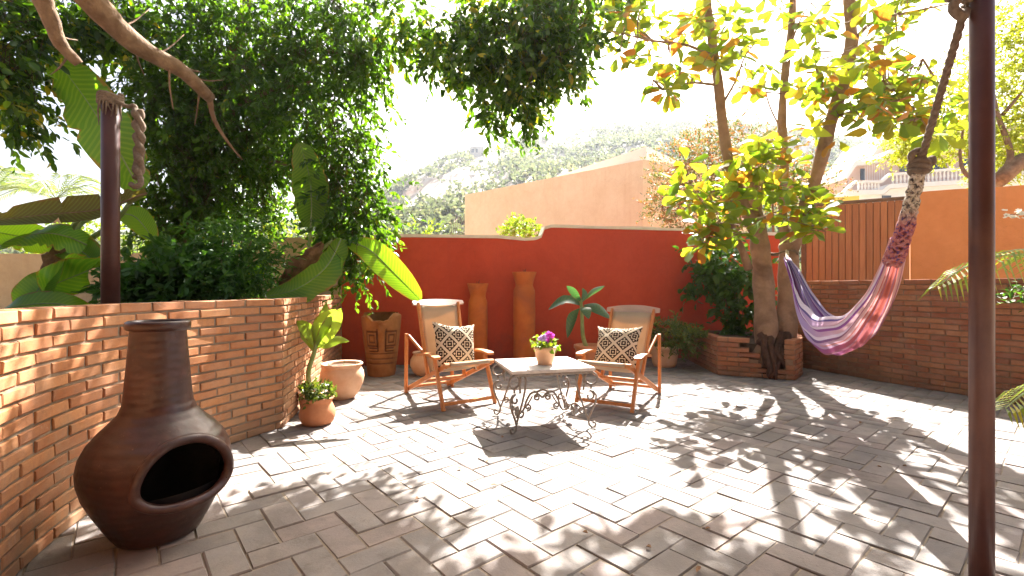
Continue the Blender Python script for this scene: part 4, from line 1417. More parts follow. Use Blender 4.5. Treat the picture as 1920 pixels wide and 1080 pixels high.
# ------------------------------------------------------------------ ficus: dark column of leaves behind the left wall
fi = thing('ficus_tree', 'dense dark green tree hanging over the raised bed at the left', 'tree', (-4.03, 5.8, 0.78))
FC = [
 (330, 60, 130, 100, 5.6, 300), (470, 70, 130, 110, 5.7, 300), (590, 70, 110, 110, 5.6, 230, .4), (660, 60, 70, 90, 5.4, 110, .3), (690, 130, 45, 55, 5.3, 45, .25),
 (300, 190, 55, 80, 5.5, 170), (390, 210, 110, 110, 5.8, 380), (500, 200, 110, 110, 5.6, 260, .45), (610, 200, 95, 105, 5.4, 170, .35),
 (340, 320, 70, 85, 5.7, 230), (430, 310, 95, 80, 5.8, 250), (520, 290, 60, 60, 5.8, 80), (640, 300, 85, 70, 5.3, 150, .3), (660, 380, 72, 65, 5.2, 100, .25), (690, 430, 52, 60, 5.1, 45, .2), (640, 450, 40, 45, 5.3, 45, .2),
 (310, 410, 45, 55, 5.6, 90), (400, 390, 60, 45, 5.7, 90), (505, 395, 28, 40, 5.6, 30), (672, 500, 26, 30, 5.0, 18), (615, 390, 36, 50, 5.5, 40, .2)]
foliage('crown', [pxc(*c) for c in FC], 0.078, 0.04, M['ficus'], fi, twig=0.34, per=13, droop=0.9, shell=0.42)
sprigs('sprigs', 0.003, M['root'], fi)
m_ = MB()
m_.tube(spline([(-4.03, 5.8, 0.7), W(345, 440, 5.8), W(360, 330, 5.9), W(400, 200, 5.9), W(450, 60, 5.9), W(480, -120, 5.9)], 16), np.linspace(0.14, 0.06, 16), 8)
m_.build('trunk', M['bark'], fi, True)
m_ = MB()
for (a, b_, c_) in (((380, 260), (480, 180), (600, 150)), ((400, 200), (330, 120), (280, 40)), ((420, 160), (540, 100), (680, 100)), ((360, 330), (480, 300), (620, 330)), ((480, 300), (600, 360), (680, 430))):
    m_.tube(spline([W(a[0], a[1], 5.85), W(b_[0], b_[1], 5.7), W(c_[0], c_[1], 5.4)], 10), np.linspace(0.05, 0.012, 10), 6)
m_.build('branch', M['bark'], fi, True)

# overhanging tree: its limbs enter at the top left, its leaves hang over the patio
ov = thing('shade_tree', 'large tree overhead whose leafy boughs hang into the top of the picture', 'tree', (-3.6, 1.2, 0.78))
m_ = MB()
m_.tube(spline([(-3.6, 1.2, 0.7), (-3.55, 1.3, 2.2), (-3.3, 1.7, 3.4), (-2.9, 2.4, 4.2)], 12), np.linspace(0.28, 0.16, 12), 12)
m_.build('trunk', M['bark'], ov, True)
def bough(pts, r0, r1, n=18):
    m_ = MB()
    m_.tube(spline(pts, n), [lerp(r0, r1, (i / (n - 1)) ** 0.8) * (1 + 0.05 * math.sin(i * 2.1)) for i in range(n)], 10)
    m_.build('bough', M['bark'], ov, True)
bough([(-2.9, 2.4, 4.2), W(120, -80, 3.3), W(190, 20, 3.6), W(262, 88, 3.9), W(340, 132, 4.2), W(395, 185, 4.5)], 0.13, 0.050)
bough([W(392, 180, 4.5), W(402, 225, 4.6), W(430, 270, 4.8), W(455, 300, 4.9)], 0.03, 0.006, 10)
bough([W(335, 128, 4.2), W(350, 130, 4.3), W(375, 135, 4.5)], 0.03, 0.006, 8)
bough([(-3.1, 2.0, 3.8), W(40, -60, 3.2), W(88, 20, 3.4), W(112, 80, 3.5), W(148, 120, 3.6)], 0.085, 0.034)
for (px, py, dd, ex, ey) in ((250, 80, 3.9, 20, 60), (285, 105, 4.0, 60, -40), (350, 140, 4.3, 70, 10), (375, 165, 4.4, -10, 70), (220, 52, 3.75, 60, -35), (100, 55, 3.45, 45, 20), (130, 100, 3.55, -35, 40)):
    bough([W(px, py, dd), W(px + ex * .5, py + ey * .5 + 6, dd + .15), W(px + ex, py + ey, dd + .3)], 0.011, 0.003, 7)
bough([W(318, 120, 4.1), W(318, 160, 4.1), W(325, 205, 4.1)], 0.012, 0.004, 8)
bough([(-2.9, 2.4, 4.2), (-1.8, 3.6, 5.3), (-0.6, 4.8, 5.5), (0.4, 5.8, 5.2), (0.9, 6.2, 4.7)], 0.14, 0.03)
bough([(-1.2, 4.2, 5.4), (-0.9, 5.2, 5.2), (-0.6, 5.9, 4.6)], 0.06, 0.015)
OC = [
 (20, 60, 55, 70, 4.4, 90), (15, 165, 45, 75, 4.3, 100), (60, 30, 60, 45, 4.6, 60), (130, 35, 50, 35, 4.8, 22), (195, 75, 35, 25, 5.0, 14), (180, 30, 60, 35, 4.9, 40), (235, 40, 50, 40, 5.0, 50),
 (750, 25, 60, 45, 5.3, 30), (800, 55, 50, 45, 5.3, 26), (850, 70, 55, 60, 5.3, 55), (905, 70, 60, 80, 5.3, 95), (960, 80, 65, 90, 5.3, 115), (1020, 70, 60, 80, 5.3, 110), (1075, 60, 42, 80, 5.3, 80),
 (920, 180, 24, 45, 5.25, 24), (924, 225, 10, 22, 5.25, 7), (988, 215, 14, 24, 5.25, 9), (985, 175, 38, 45, 5.25, 40), (1050, 130, 40, 38, 5.25, 34), (885, 130, 30, 30, 5.3, 18), (800, 120, 24, 24, 5.3, 9), (740, 70, 35, 40, 5.3, 10)]
OV3 = [  # boughs above the top of the picture (centre, radii, twigs)
 ((0.3, 5.9, 4.9), (0.8, 0.6, 0.45), 110), ((1.0, 6.0, 5.0), (0.8, 0.6, 0.5), 110), ((-1.9, 5.0, 5.0), (0.5, 0.5, 0.4), 30),
 ((-2.0, 1.4, 4.7), (1.0, 0.9, 0.5), 130), ((-0.5, 2.0, 5.0), (1.0, 0.9, 0.5), 130), ((1.0, 1.6, 5.2), (1.0, 0.9, 0.5), 110), ((-1.2, 3.2, 5.2), (1.0, 0.8, 0.4), 110), ((-0.5, 0.4, 5.0), (1.2, 0.9, 0.5), 110),  # unseen clumps added over the camera to block sky light
 ((-2.6, 4.2, 5.0), (0.9, 0.9, 0.6), 110), ((-2.9, 3.0, 4.6), (0.9, 0.8, 0.5), 100)]
foliage('crown', [pxc(*c) for c in OC] + OV3, 0.092, 0.047, M['ficus'], ov, twig=0.34, per=13, droop=0.95, shell=0.42)
sprigs('sprigs', 0.003, M['root'], ov)

# ------------------------------------------------------------------ banana plants and bed shrubs
def stalk(name, pts, r0, r1, mat, parent, n=12):
    m_ = MB(); m_.tube(spline(pts, n), np.linspace(r0, r1, n), 8)
    return m_.build(name, mat, parent, True)
ba = thing('banana_plant', 'banana plant with torn leaves at the left edge behind the wall', 'banana plant', W(105, 600, 4.6))
stalk('pseudostem', [W(105, 600, 4.6), W(110, 520, 4.6), W(112, 450, 4.6)], 0.10, 0.07, M['dry_leaf'], ba)
rib = M['stem']
# outline given by where the midrib runs; width in metres
blade('leaf', [W(262, 355, 4.6), W(215, 270, 4.5), W(160, 185, 4.5), W(100, 105, 4.6)], 0.26, (0.75, 0.1, 0.55), M['banana'], ba, rib, torn=0.25, fold=0.1)
stalk('petiole', [W(130, 470, 4.6), W(210, 420, 4.6), W(262, 355, 4.6)], 0.03, 0.016, M['stem'], ba)
blade('leaf', [W(275, 362, 4.4), W(190, 392, 4.3), W(90, 402, 4.2), W(-30, 415, 4.1)], 0.15, (0.05, 0.5, 0.9), M['banana_old'], ba, M['dry_leaf'], torn=0.5, fold=0.35, segs=40)
stalk('petiole', [W(130, 470, 4.6), W(140, 420, 4.6), W(200, 385, 4.45)], 0.03, 0.016, M['stem'], ba)
blade('leaf', [W(185, 470, 4.5), W(120, 442, 4.3), W(60, 440, 4.2), W(-40, 470, 4.1)], 0.17, (0.1, 0.75, 0.6), M['banana'], ba, rib, torn=0.3, fold=-0.15)
blade('leaf', [W(120, 470, 4.6), W(70, 450, 4.4), W(20, 440, 4.2), W(-40, 430, 4.0)], 0.14, (0, 0.3, 0.95), M['banana'], ba, rib, torn=0.3, fold=0.2)
blade('leaf', [W(110, 465, 4.6), W(150, 470, 4.4), W(185, 500, 4.3)], 0.14, (0.3, 0.6, 0.8), M['banana'], ba, rib, fold=-0.2)
blade('leaf', [W(130, 480, 4.5), W(175, 500, 4.3), W(90, 540, 4.1), W(45, 590, 4.0)], 0.16, (0.6, 0.3, 0.7), M['banana'], ba, rib, fold=-0.25)
blade('leaf', [W(165, 492, 4.4), W(110, 505, 4.2), W(70, 545, 4.05), W(50, 585, 4.0)], 0.17, (0.7, 0.4, 0.6), M['banana'], ba, rib, fold=-0.2)
blade('leaf', [W(180, 590, 4.2), W(110, 570, 4.0), W(30, 575, 3.8), W(-40, 600, 3.7)], 0.14, (0.1, 0.8, 0.5), M['banana'], ba, rib, fold=-0.1)
blade('leaf', [W(225, 400, 4.8), W(255, 408, 4.8), W(290, 450, 4.8)], 0.12, (0.3, 0.5, 0.8), M['banana'], ba, rib, fold=-0.1)
for k in range(5):
    blade('dry_leaf', [W(105 + 6 * k, 455, 4.55), W(90 + 12 * k, 480, 4.45), W(80 + 16 * k, 520 + 8 * k, 4.45)], 0.05, (1, 0.2, 0), M['dry_leaf'], ba, None, segs=10, cols=2, wav=0.5)
stalk('petiole', [W(125, 470, 4.6), W(150, 420, 4.8), W(185, 405, 5.0)], 0.035, 0.02, M['stem'], ba)

bp = thing('banana_plant', 'younger banana plant with an upright leaf near the red wall', 'banana plant', W(560, 590, 5.0))
stalk('pseudostem', [W(560, 590, 5.0), W(575, 520, 5.0), W(600, 470, 5.0)], 0.07, 0.04, M['dry_leaf'], bp)
blade('leaf', [W(583, 425, 5.0), W(584, 380, 4.98), W(580, 330, 4.95), W(562, 268, 4.9)], 0.185, (0.97, 0.2, 0.1), M['banana'], bp, rib, fold=0.08, torn=0.1)
stalk('petiole', [W(580, 500, 5.0), W(580, 460, 5.0), W(583, 425, 5.0)], 0.022, 0.014, M['stem'], bp)
blade('leaf', [W(655, 452, 4.95), W(695, 470, 4.75), W(742, 515, 4.55), W(788, 562, 4.4)], 0.135, (0.6, 0.4, 0.75), M['banana'], bp, rib, fold=-0.12)
stalk('petiole', [W(600, 470, 5.0), W(625, 452, 5.0), W(655, 452, 4.95)], 0.022, 0.014, M['stem'], bp)
blade('leaf', [W(640, 448, 4.9), W(612, 500, 4.7), W(560, 540, 4.5), W(500, 556, 4.35)], 0.17, (-0.45, 0.45, 0.85), M['banana'], bp, rib, fold=-0.3, torn=0.15)
blade('leaf', [W(470, 560, 4.7), W(480, 520, 4.7), W(502, 474, 4.7)], 0.07, (0.9, 0.2, -0.3), M['banana'], bp, None, fold=0.5)
blade('leaf', [W(560, 560, 4.8), W(590, 540, 4.8), W(622, 520, 4.8), W(640, 480, 4.8)], 0.11, (0.7, -0.2, 0.6), M['banana'], bp, rib, fold=0.2)
for k in range(4):
    blade('dry_leaf', [W(605, 455, 4.95), W(580 - 8 * k, 490, 4.9), W(545 - 9 * k, 530 + 8 * k, 4.85)], 0.06, (0.6, 0.4, 0.6), M['dry_leaf'], bp, None, segs=10, cols=2, wav=0.4)

sh = thing('leafy_shrub', 'bright feathery green shrub filling the bed beside the banana plant', 'shrub', W(430, 590, 4.7))
foliage('foliage', [pxc(440, 460, 55, 55, 4.7, 110), pxc(470, 500, 40, 50, 4.6, 80), pxc(420, 520, 60, 45, 4.6, 110)], 0.075, 0.022, M['shrub'], sh, shape='lance', twig=0.3, per=16, droop=0.35)
m_ = MB()
for k in range(6):
    m_.tube(spline([W(430, 600, 4.7), W(430 + 8 * (k - 3), 540, 4.7), W(400 + 18 * k, 450, 4.7)], 8), np.linspace(0.018, 0.006, 8), 5)
m_.build('stems', M['bark'], sh, True)
sh2 = thing('leafy_shrub', 'dark green shrub low against the wall right of the maroon post', 'shrub', W(310, 600, 4.6))
foliage('foliage', [pxc(300, 520, 65, 45, 4.6, 190), pxc(370, 510, 60, 45, 4.6, 170), pxc(260, 545, 40, 30, 4.4, 90)], 0.10, 0.045, M['shrub'], sh2, twig=0.25, per=11, droop=0.3)
m_ = MB()
for k in range(5):
    m_.tube(spline([W(310, 600, 4.6), W(270 + 25 * k, 540, 4.6), W(250 + 35 * k, 490, 4.6)], 8), np.linspace(0.02, 0.006, 8), 5)
m_.build('stems', M['bark'], sh2, True)
# terracotta lamp-like pot on the tan wall, seen through the leaves
p = W(397, 445, 6.98)
wp = thing('clay_pot', 'small orange clay pot on top of the tan wall among the leaves', 'pot', (p.x, 7.07, 1.62))
m_ = MB(); m_.lathe([(0.07, 0), (0.10, 0.10), (0.105, 0.2), (0.12, 0.21), (0.12, 0.235), (0.10, 0.235), (0.09, 0.12)], 20, (p.x, 7.07, 1.62)); m_.build('pot_body', M['terracotta_orange'], wp, True)

# greenery beyond the tan wall
gb = thing('far_bushes', 'pale sunlit bushes beyond the tan wall at the left', 'bushes', (-9, 12, 0))
gb['kind'] = 'stuff'
foliage('foliage', [pxc(60, 470, 90, 60, 11, 120), pxc(200, 450, 80, 60, 11.5, 120), pxc(330, 440, 80, 60, 12, 110), pxc(545, 430, 60, 50, 11, 100), pxc(470, 440, 60, 50, 12, 90), pxc(780, 450, 70, 25, 13, 60)], 0.09, 0.05, M['hedge'], gb, twig=0.4, per=10, droop=0.0)

# ------------------------------------------------------------------ vine on the red wall behind the trunk
vi = thing('climbing_vine', 'green leafy climber on the red wall left of the tree trunk', 'vine', (3.0, 7.3, 0.45))
foliage('foliage', [pxc(1345, 500, 45, 40, 6.9, 60), pxc(1385, 530, 45, 45, 6.8, 75), pxc(1390, 585, 30, 35, 6.8, 40), pxc(1320, 520, 25, 30, 7.0, 18), pxc(1375, 610, 18, 18, 6.8, 14), pxc(1345, 475, 45, 22, 6.9, 30)], 0.10, 0.07, M['vine'], vi, twig=0.3, per=9, droop=0.6)
m_ = MB()
for k in range(5):
    m_.tube(spline([W(1372 + 4 * k, 640, 6.9), W(1365 + 7 * k, 580, 6.95), W(1340 + 14 * k, 500, 7.0)], 8), np.linspace(0.014, 0.005, 8), 5)
m_.build('stems', M['bark'], vi, True)

# ------------------------------------------------------------------ clay fire pot (chiminea)
CX, CY = -1.585, 2.115
ch = thing('chiminea', 'tall brown clay fire pot with a round dark mouth and a chimney neck', 'fire pot', (CX, CY, 0))
PROF = [(0.0, 0.003), (0.135, 0.003), (0.155, 0.012), (0.17, 0.035), (0.20, 0.09), (0.235, 0.16), (0.263, 0.225), (0.278, 0.285), (0.281, 0.335), (0.272, 0.385), (0.248, 0.435), (0.212, 0.48), (0.172, 0.520), (0.145, 0.552), (0.131, 0.59), (0.124, 0.65), (0.117, 0.74), (0.110, 0.83), (0.105, 0.905), (0.1055, 0.912), (0.119, 0.918), (0.122, 0.932), (0.121, 0.948), (0.112, 0.955), (0.098, 0.952), (0.094, 0.93), (0.095, 0.80), (0.10, 0.62)]
prof = []
for (a, b_) in zip(PROF[:-1], PROF[1:]):
    k = 4 if a[1] < 0.6 else 2
    for i in range(k):
        prof.append((lerp(a[0], b_[0], i / k), lerp(a[1], b_[1], i / k)))
prof.append(PROF[-1])
mouth_dir = math.atan2(-CY, -CX) + math.radians(20)   # to the right of straight-to-camera
MZ, MW, MH = 0.328, 0.165, 0.130
def mouth_f(a, z):
    da = (a - mouth_dir + math.pi) % (2 * math.pi) - math.pi
    if abs(da) > 1.5:
        return 9.0
    u = math.sin(da) * 0.281 / MW
    v = (z - MZ) / MH
    # a rounded triangle: flat sill, narrower towards the top
    uu = u * (1.0 + 0.16 * v)
    vv = v * (1.0 if v > 0 else 1.12)
    return (abs(uu) ** 2.5 + abs(vv) ** 2.5) ** (1 / 2.5)
NA = 132
cos_m, sin_m = math.cos(mouth_dir), math.sin(mouth_dir)
def body_pt(r, z, a):
    f = mouth_f(a, z)
    bulge = 0.035 * math.exp(-max(f - 1.0, 0) ** 2 / 0.085) if (f < 4 and z < 0.6 and r > 0.1) else 0
    return Vector((r * math.cos(a) + bulge * cos_m, r * math.sin(a) + bulge * sin_m, z + 0.15 * bulge * 0))
vs, fs, fmask = [], [], []
n_outer = len([1 for a in prof])
for (r, z) in prof:
    for k in range(NA):
        vs.append(body_pt(r, z, 2 * math.pi * k / NA))
apex = None
for i in range(len(prof) - 1):
    for k in range(NA):
        k2 = (k + 1) % NA
        z = (prof[i][1] + prof[i + 1][1]) / 2
        a = 2 * math.pi * (k + 0.5) / NA
        if z < 0.6 and prof[i][0] > 0.12 and mouth_f(a, z) < 1.0:
            continue
        fs.append((i * NA + k, i * NA + k2, (i + 1) * NA + k2, (i + 1) * NA + k))
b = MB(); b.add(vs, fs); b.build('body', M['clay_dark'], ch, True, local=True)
# lip of the mouth
def r_at(z):
    zs = [p[1] for p in PROF[1:19]]; rs = [p[0] for p in PROF[1:19]]
    return interp(z, zs, rs)
lip = []
for k in range(72):
    ph = 2 * math.pi * k / 72
    # walk out along the ray until the mouth function reaches one
    lo, hi = 0.0, 2.0
    for _ in range(30):
        md = (lo + hi) / 2
        z = MZ + MH * md * math.sin(ph)
        sv = max(-0.99, min(0.99, MW * md * math.cos(ph) / 0.281))
        if mouth_f(mouth_dir + math.asin(sv), z) < 1.0:
            lo = md
        else:
            hi = md
    z = MZ + MH * lo * math.sin(ph)
    a = mouth_dir + math.asin(max(-0.99, min(0.99, MW * lo * math.cos(ph) / 0.281)))
    p = body_pt(r_at(z) , z, a)
    lip.append(p)
vs, fs = [], []
nl = len(lip)
cen = sum(lip, Vector()) / nl
mdv = Vector((cos_m, sin_m, 0))
for k in range(nl):
    o_ = (lip[k] - cen); o_ -= mdv * o_.dot(mdv); o_.normalize()
    for q in range(8):
        t = 2 * math.pi * q / 8
        vs.append(lip[k] + o_ * (0.008 + 0.021 * math.cos(t)) + mdv * (-0.002 + 0.020 * math.sin(t)))
for k in range(nl):
    for q in range(8):
        fs.append((k * 8 + q, ((k + 1) % nl) * 8 + q, ((k + 1) % nl) * 8 + (q + 1) % 8, k * 8 + (q + 1) % 8))
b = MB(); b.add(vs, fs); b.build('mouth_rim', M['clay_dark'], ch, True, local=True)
b = MB()
b.lathe([(0.02, 0.03), (0.15, 0.035), (0.20, 0.12), (0.245, 0.24), (0.258, 0.33), (0.245, 0.40), (0.20, 0.465), (0.14, 0.52), (0.11, 0.60), (0.10, 0.75)], 48)
inner = []
keepf = []
bm_v = b.v
for f in b.f:
    if len(f) == 4:
        c = sum((Vector(bm_v[i]) for i in f), Vector()) / 4
        a = math.atan2(c.y, c.x)
        if c.z < 0.55 and mouth_f(a, c.z) < 1.04:
            continue
    keepf.append(f)
b.f = keepf
b.build('inner_wall', M['soot'], ch, True, local=True)

# ------------------------------------------------------------------ deck chairs
def make_chair(label, loc, f, lean_u, lean_z, label_p, tip=0.0, roll=0.0):
    rz = math.atan2(f[1], f[0]) - math.pi / 2
    c = thing('deck_chair', label, 'chair', (loc[0], loc[1], 0), rz, 'folding deck chairs at the table')
    T_ = M['teak']
    def part(name, fn, mat=T_, smooth=False):
        m_ = MB(); fn(m_); return m_.build(name, mat, c, smooth, local=True)
    piv = Vector((0, 0.46, 0.205))
    top = Vector((0, 0.46 - lean_u, 0.205 + lean_z))
    bd = (top - piv).normalized()
    bn = Vector((0, -bd.z, bd.y))   # backward normal
    for s in (-1, 1):
        part('side_rail', lambda m_: m_.bar((s * .235, 0.0, .028), (s * .235, .93, .395), .028, .045, up=(0, 0, 1)))
        part('front_leg', lambda m_: m_.bar((s * .268, .955, 0.0), (s * .268, .76, .445), .028, .042, up=(0, 1, 0)))
        part('rear_post', lambda m_: m_.bar((s * .268, .035, 0.0), (s * .268, .05, .62), .028, .042, up=(0, 1, 0)))
        part('back_upright', lambda m_: m_.bar(Vector((s * .20, 0, 0)) + piv, Vector((s * .225, 0, 0)) + top, .026, .044, up=(0, 1, 0)))
        part('strut', lambda m_: m_.bar((s * .245, .06, .60), (s * .225, lerp(.46, .46 - lean_u, .35) - 0.02, lerp(.205, .205 + lean_z, .35)), .018, .03, up=(0, 0, 1)))
        # arm rest: a flat board, bowed, flared towards the front
        m_ = MB()
        vs, fs = [], []
        nn_ = 12
        for i in range(nn_ + 1):
            t = i / nn_
            y = lerp(.40, .86, t)
            z = .425 + .035 * math.sin(t * math.pi * 0.8) + 0.004
            hw = lerp(.020, .042, t ** 1.5) * (1 if t < 0.97 else 0.7)
            for (dx, dz) in ((-hw, 0), (hw, 0), (hw, .022), (-hw, .022)):
                vs.append((s * .272 + dx + s * .012 * t, y, z + dz))
        for i in range(nn_):
            for k in range(4):
                fs.append((i * 4 + k, i * 4 + (k + 1) % 4, i * 4 + 4 + (k + 1) % 4, i * 4 + 4 + k))
        fs += [(3, 2, 1, 0), (nn_ * 4, nn_ * 4 + 1, nn_ * 4 + 2, nn_ * 4 + 3)]
        m_.add(vs, fs); m_.build('armrest', T_, c, local=True)
    part('seat_bar', lambda m_: (m_.bar((-.255, .94, .405), (.255, .94, .405), .052, .040, up=(0, 0, 1), bevel=.012)))
    part('cross_bar', lambda m_: m_.bar((-.25, .08, .068), (.25, .08, .068), .03, .03))
    part('cross_bar', lambda m_: m_.bar((-.26, .93, .055), (.26, .93, .055), .022, .03))
    part('cross_bar', lambda m_: m_.bar((-.22, .44, .19), (.22, .44, .19), .03, .03))
    # crest rail: bowed board with an arched top
    m_ = MB()
    vs, fs = [], []
    n_ = 14
    for i in range(n_ + 1):
        t = i / n_ * 2 - 1
        x = t * .285
        arch = .050 * (1 - t * t)
        bow = .030 * (1 - t * t)
        cd = (bd * math.cos(tip) + bn * math.sin(tip)).normalized(); cn = (bn * math.cos(tip) - bd * math.sin(tip)).normalized()
        for (h, dpt) in ((-.026, -.011), (-.026, .011), (.016 + arch, .011), (.016 + arch, -.011)):
            p = top + Vector((x, 0, 0)) + cd * h + cn * (dpt + bow)
            vs.append(p)
    for i in range(n_):
        for k in range(4):
            fs.append((i * 4 + k, i * 4 + 4 + k, i * 4 + 4 + (k + 1) % 4, i * 4 + (k + 1) % 4))
    fs += [(0, 1, 2, 3), (n_ * 4 + 3, n_ * 4 + 2, n_ * 4 + 1, n_ * 4)]
    m_.add(vs, fs); m_.build('crest_rail', M['teak_grey'], c, local=True)
    # canvas sling
    fr = top + bd * -0.035 + bn * -0.008
    path = spline([fr, fr.lerp(Vector((0, .50, .30)), .5) + bn * .035, Vector((0, .49, .315)), Vector((0, .60, .300)), Vector((0, .76, .345)), Vector((0, .915, .42)), Vector((0, .965, .425)), Vector((0, .972, .395))], 34)
    vs, fs = [], []
    mcol = 10
    for i, p in enumerate(path):
        for j in range(mcol + 1):
            a = j / mcol * 2 - 1
            sag = 0.012 * (1 - a * a) * math.sin(math.pi * i / 33)
            vs.append((a * .205, p.y, p.z - sag))
    for i in range(len(path) - 1):
        for j in range(mcol):
            q = i * (mcol + 1) + j
            fs.append((q, q + 1, q + mcol + 2, q + mcol + 1))
    m_ = MB(); m_.add(vs, fs); so = m_.build('sling', M['canvas'], c, True, local=True)
    sol = so.modifiers.new('solid', 'SOLIDIFY'); sol.thickness = 0.003
    # cushion: rests on the seat against the canvas, a thing of its own
    pw = .232
    base = Vector((0, .655, .335))
    pu = Vector((0, -lean_u * 1.15, lean_z)).normalized()
    pn = Vector((0, pu.z, -pu.y))       # faces forward and up
    if pn.y < 0:
        pn = -pn
    R = Matrix.Rotation(rz, 4, 'Z')
    Tm = Matrix.Translation((loc[0], loc[1], 0)) @ R
    pc = base + pu * .195 + pn * .045
    n_ = 18
    vs, fs, uvs = [], [], []
    for side in (1, -1):
        off = len(vs)
        for i in range(n_ + 1):
            for j in range(n_ + 1):
                u, v = i / n_ * 2 - 1, j / n_ * 2 - 1
                th = (max(0, 1 - abs(u) ** 2.6) * max(0, 1 - abs(v) ** 2.6)) ** 0.6 * .088 + .002
                pin = 1 - 0.17 * (1 - (abs(u) ** 2)) * abs(v) ** 3
                pin2 = 1 - 0.15 * (1 - (abs(v) ** 2)) * abs(u) ** 3
                wob = 0.014 * mnoise.noise(Vector((u * 2.5, v * 2.5, side + loc[0])))
                cu, su = u * pw * pin2, v * pw * pin
                p = pc + Vector((1, 0, 0)) * (cu * math.cos(roll) - su * math.sin(roll)) + pu * (cu * math.sin(roll) + su * math.cos(roll)) + pn * (side * th + wob)
                vs.append(Tm @ p); uvs.append((u * 0.95, v * 0.95))
        for i in range(n_):
            for j in range(n_):
                q = off + i * (n_ + 1) + j
                fs.append((q, q + 1, q + n_ + 2, q + n_ + 1) if side < 0 else (q + n_ + 1, q + n_ + 2, q + 1, q))
    org = Tm @ pc
    me = bpy.data.meshes.new('cushion')
    me.from_pydata([tuple(v - org) for v in vs], [], fs)
    me.materials.append(M['pillow'])
    me.polygons.foreach_set('use_smooth', [True] * len(me.polygons))
    uvl = me.uv_layers.new(name='UVMap')
    for lp in me.loops:
        uvl.data[lp.index].uv = uvs[lp.vertex_index]
    o = link_mesh('cushion', me, None, org)
    tag(o, label_p, 'cushion', 'patterned cushions on the chairs')
    return c
make_chair('wooden deck chair with sunlit pale canvas left of the table', (-0.9125, 5.14), (.55, -.83), 0.20, 0.745, 'dark and cream lattice cushion on the left deck chair', 0.5, 0.10)
make_chair('wooden deck chair with shaded beige canvas right of the table', (1.334, 5.096), (-.53, -.848), 0.37, 0.665, 'dark and cream lattice cushion on the right deck chair', 0.0, -0.05)

# ------------------------------------------------------------------ wrought iron table
TC = Vector((0.25, 3.885, 0)); TR = math.radians(14.5)
tb = thing('garden_table', 'low square stone topped table on scrolled iron legs', 'table', TC, TR)
m_ = MB()
tw_, td_, th_ = 0.335, 0.305, 0.482
c = 0.006
vs = []
for (z, k) in ((th_ - .028, c), (th_ - .022, 0), (th_ - .006, 0), (th_, c)):
    for (sx, sy) in ((-1, -1), (1, -1), (1, 1), (-1, 1)):
        vs.append((sx * (tw_ - k), sy * (td_ - k), z))
fs = [(3, 2, 1, 0), (12, 13, 14, 15)]
for r in (0, 4, 8):
    for k in range(4):
        fs.append((r + k, r + (k + 1) % 4, r + 4 + (k + 1) % 4, r + 4 + k))
m_.add(vs, fs); m_.build('tabletop', M['tabletop'], tb, local=True)
m_ = MB()
for (a, b_) in (((-.31, -.28), (.31, -.28)), ((-.31, .28), (.31, .28)), ((-.31, -.28), (-.31, .28)), ((.31, -.28), (.31, .28))):
    m_.bar((a[0], a[1], th_ - .040), (b_[0], b_[1], th_ - .040), .022, .020)
m_.build('apron', M['iron'], tb, local=True)
def spiral(cx, cz, r0, r1, a0, a1, n=22):
    return [(cx + lerp(r0, r1, i / (n - 1)) * math.cos(lerp(a0, a1, i / (n - 1))), cz + lerp(r0, r1, i / (n - 1)) * math.sin(lerp(a0, a1, i / (n - 1)))) for i in range(n)]
def leg_curves():
    pi = math.pi
    # ring scroll under the top, its stem, the heart-shaped arch and foot, the inner bow
    A = spiral(.030, .385, .020, .052, pi * 0.15, pi * 1.55, 20) + [(.030, .315)]
    A = spiral(.030, .392, .047, .050, -pi * .75, pi * 1.25, 26)
    A2 = [(.030, .342), (.028, .310)]
    Bc = spiral(.018, .255, .012, .040, -pi * 1.2, pi * 0.5, 18) + [(.045, .293), (.068, .262), (.066, .215), (.045, .160), (.020, .105), (.008, .065), (.014, .030), (.034, .010), (.058, .014), (.066, .036), (.052, .052), (.042, .040)]
    C = [(-.060, .448), (-.085, .40), (-.080, .33), (-.055, .24), (-.030, .17), (-.008, .11), (.008, .070)]
    D = [(-.060, .448), (-.035, .415), (-.025, .36), (-.030, .30)]
    Ea = spiral(-.040, .145, .008, .030, 0, pi * 1.6, 16)
    return [A, A2, Bc, C, D, Ea]
for (sx, sy) in ((-1, -1), (1, -1), (1, 1), (-1, 1)):
    m_ = MB()
    d2 = Vector((sx * .9, sy * .42, 0)).normalized()
    o0 = Vector((sx * .285, sy * .262, 0))
    for cv in leg_curves():
        pts = [o0 + d2 * u + Vector((0, 0, z)) for u, z in cv]
        if len(pts) < 14 and len(pts) > 2:
            pts = spline(pts, 22)
        m_.tube(pts, 0.0085, 6)
    m_.build('leg', M['iron'], tb, True, local=True)
pi = math.pi
for sx in (-1, 1):
    m_ = MB()
    m_.tube(spline([(sx * .275, -.25, .13), (sx * .245, -.13, .165), (sx * .235, 0, .125), (sx * .245, .13, .165), (sx * .275, .25, .13)], 24), .0085, 6)
    m_.tube([Vector((sx * .24, y - 0.06, z)) for y, z in spiral(0, .10, .008, .036, 0, 3.4 * pi, 26)], .0075, 6)
    m_.tube([Vector((sx * .24, y + 0.06, z)) for y, z in spiral(0, .10, .008, .036, pi, -2.4 * pi, 26)], .006, 6)
    m_.build('end_scroll', M['iron'], tb, True, local=True)
m_ = MB()
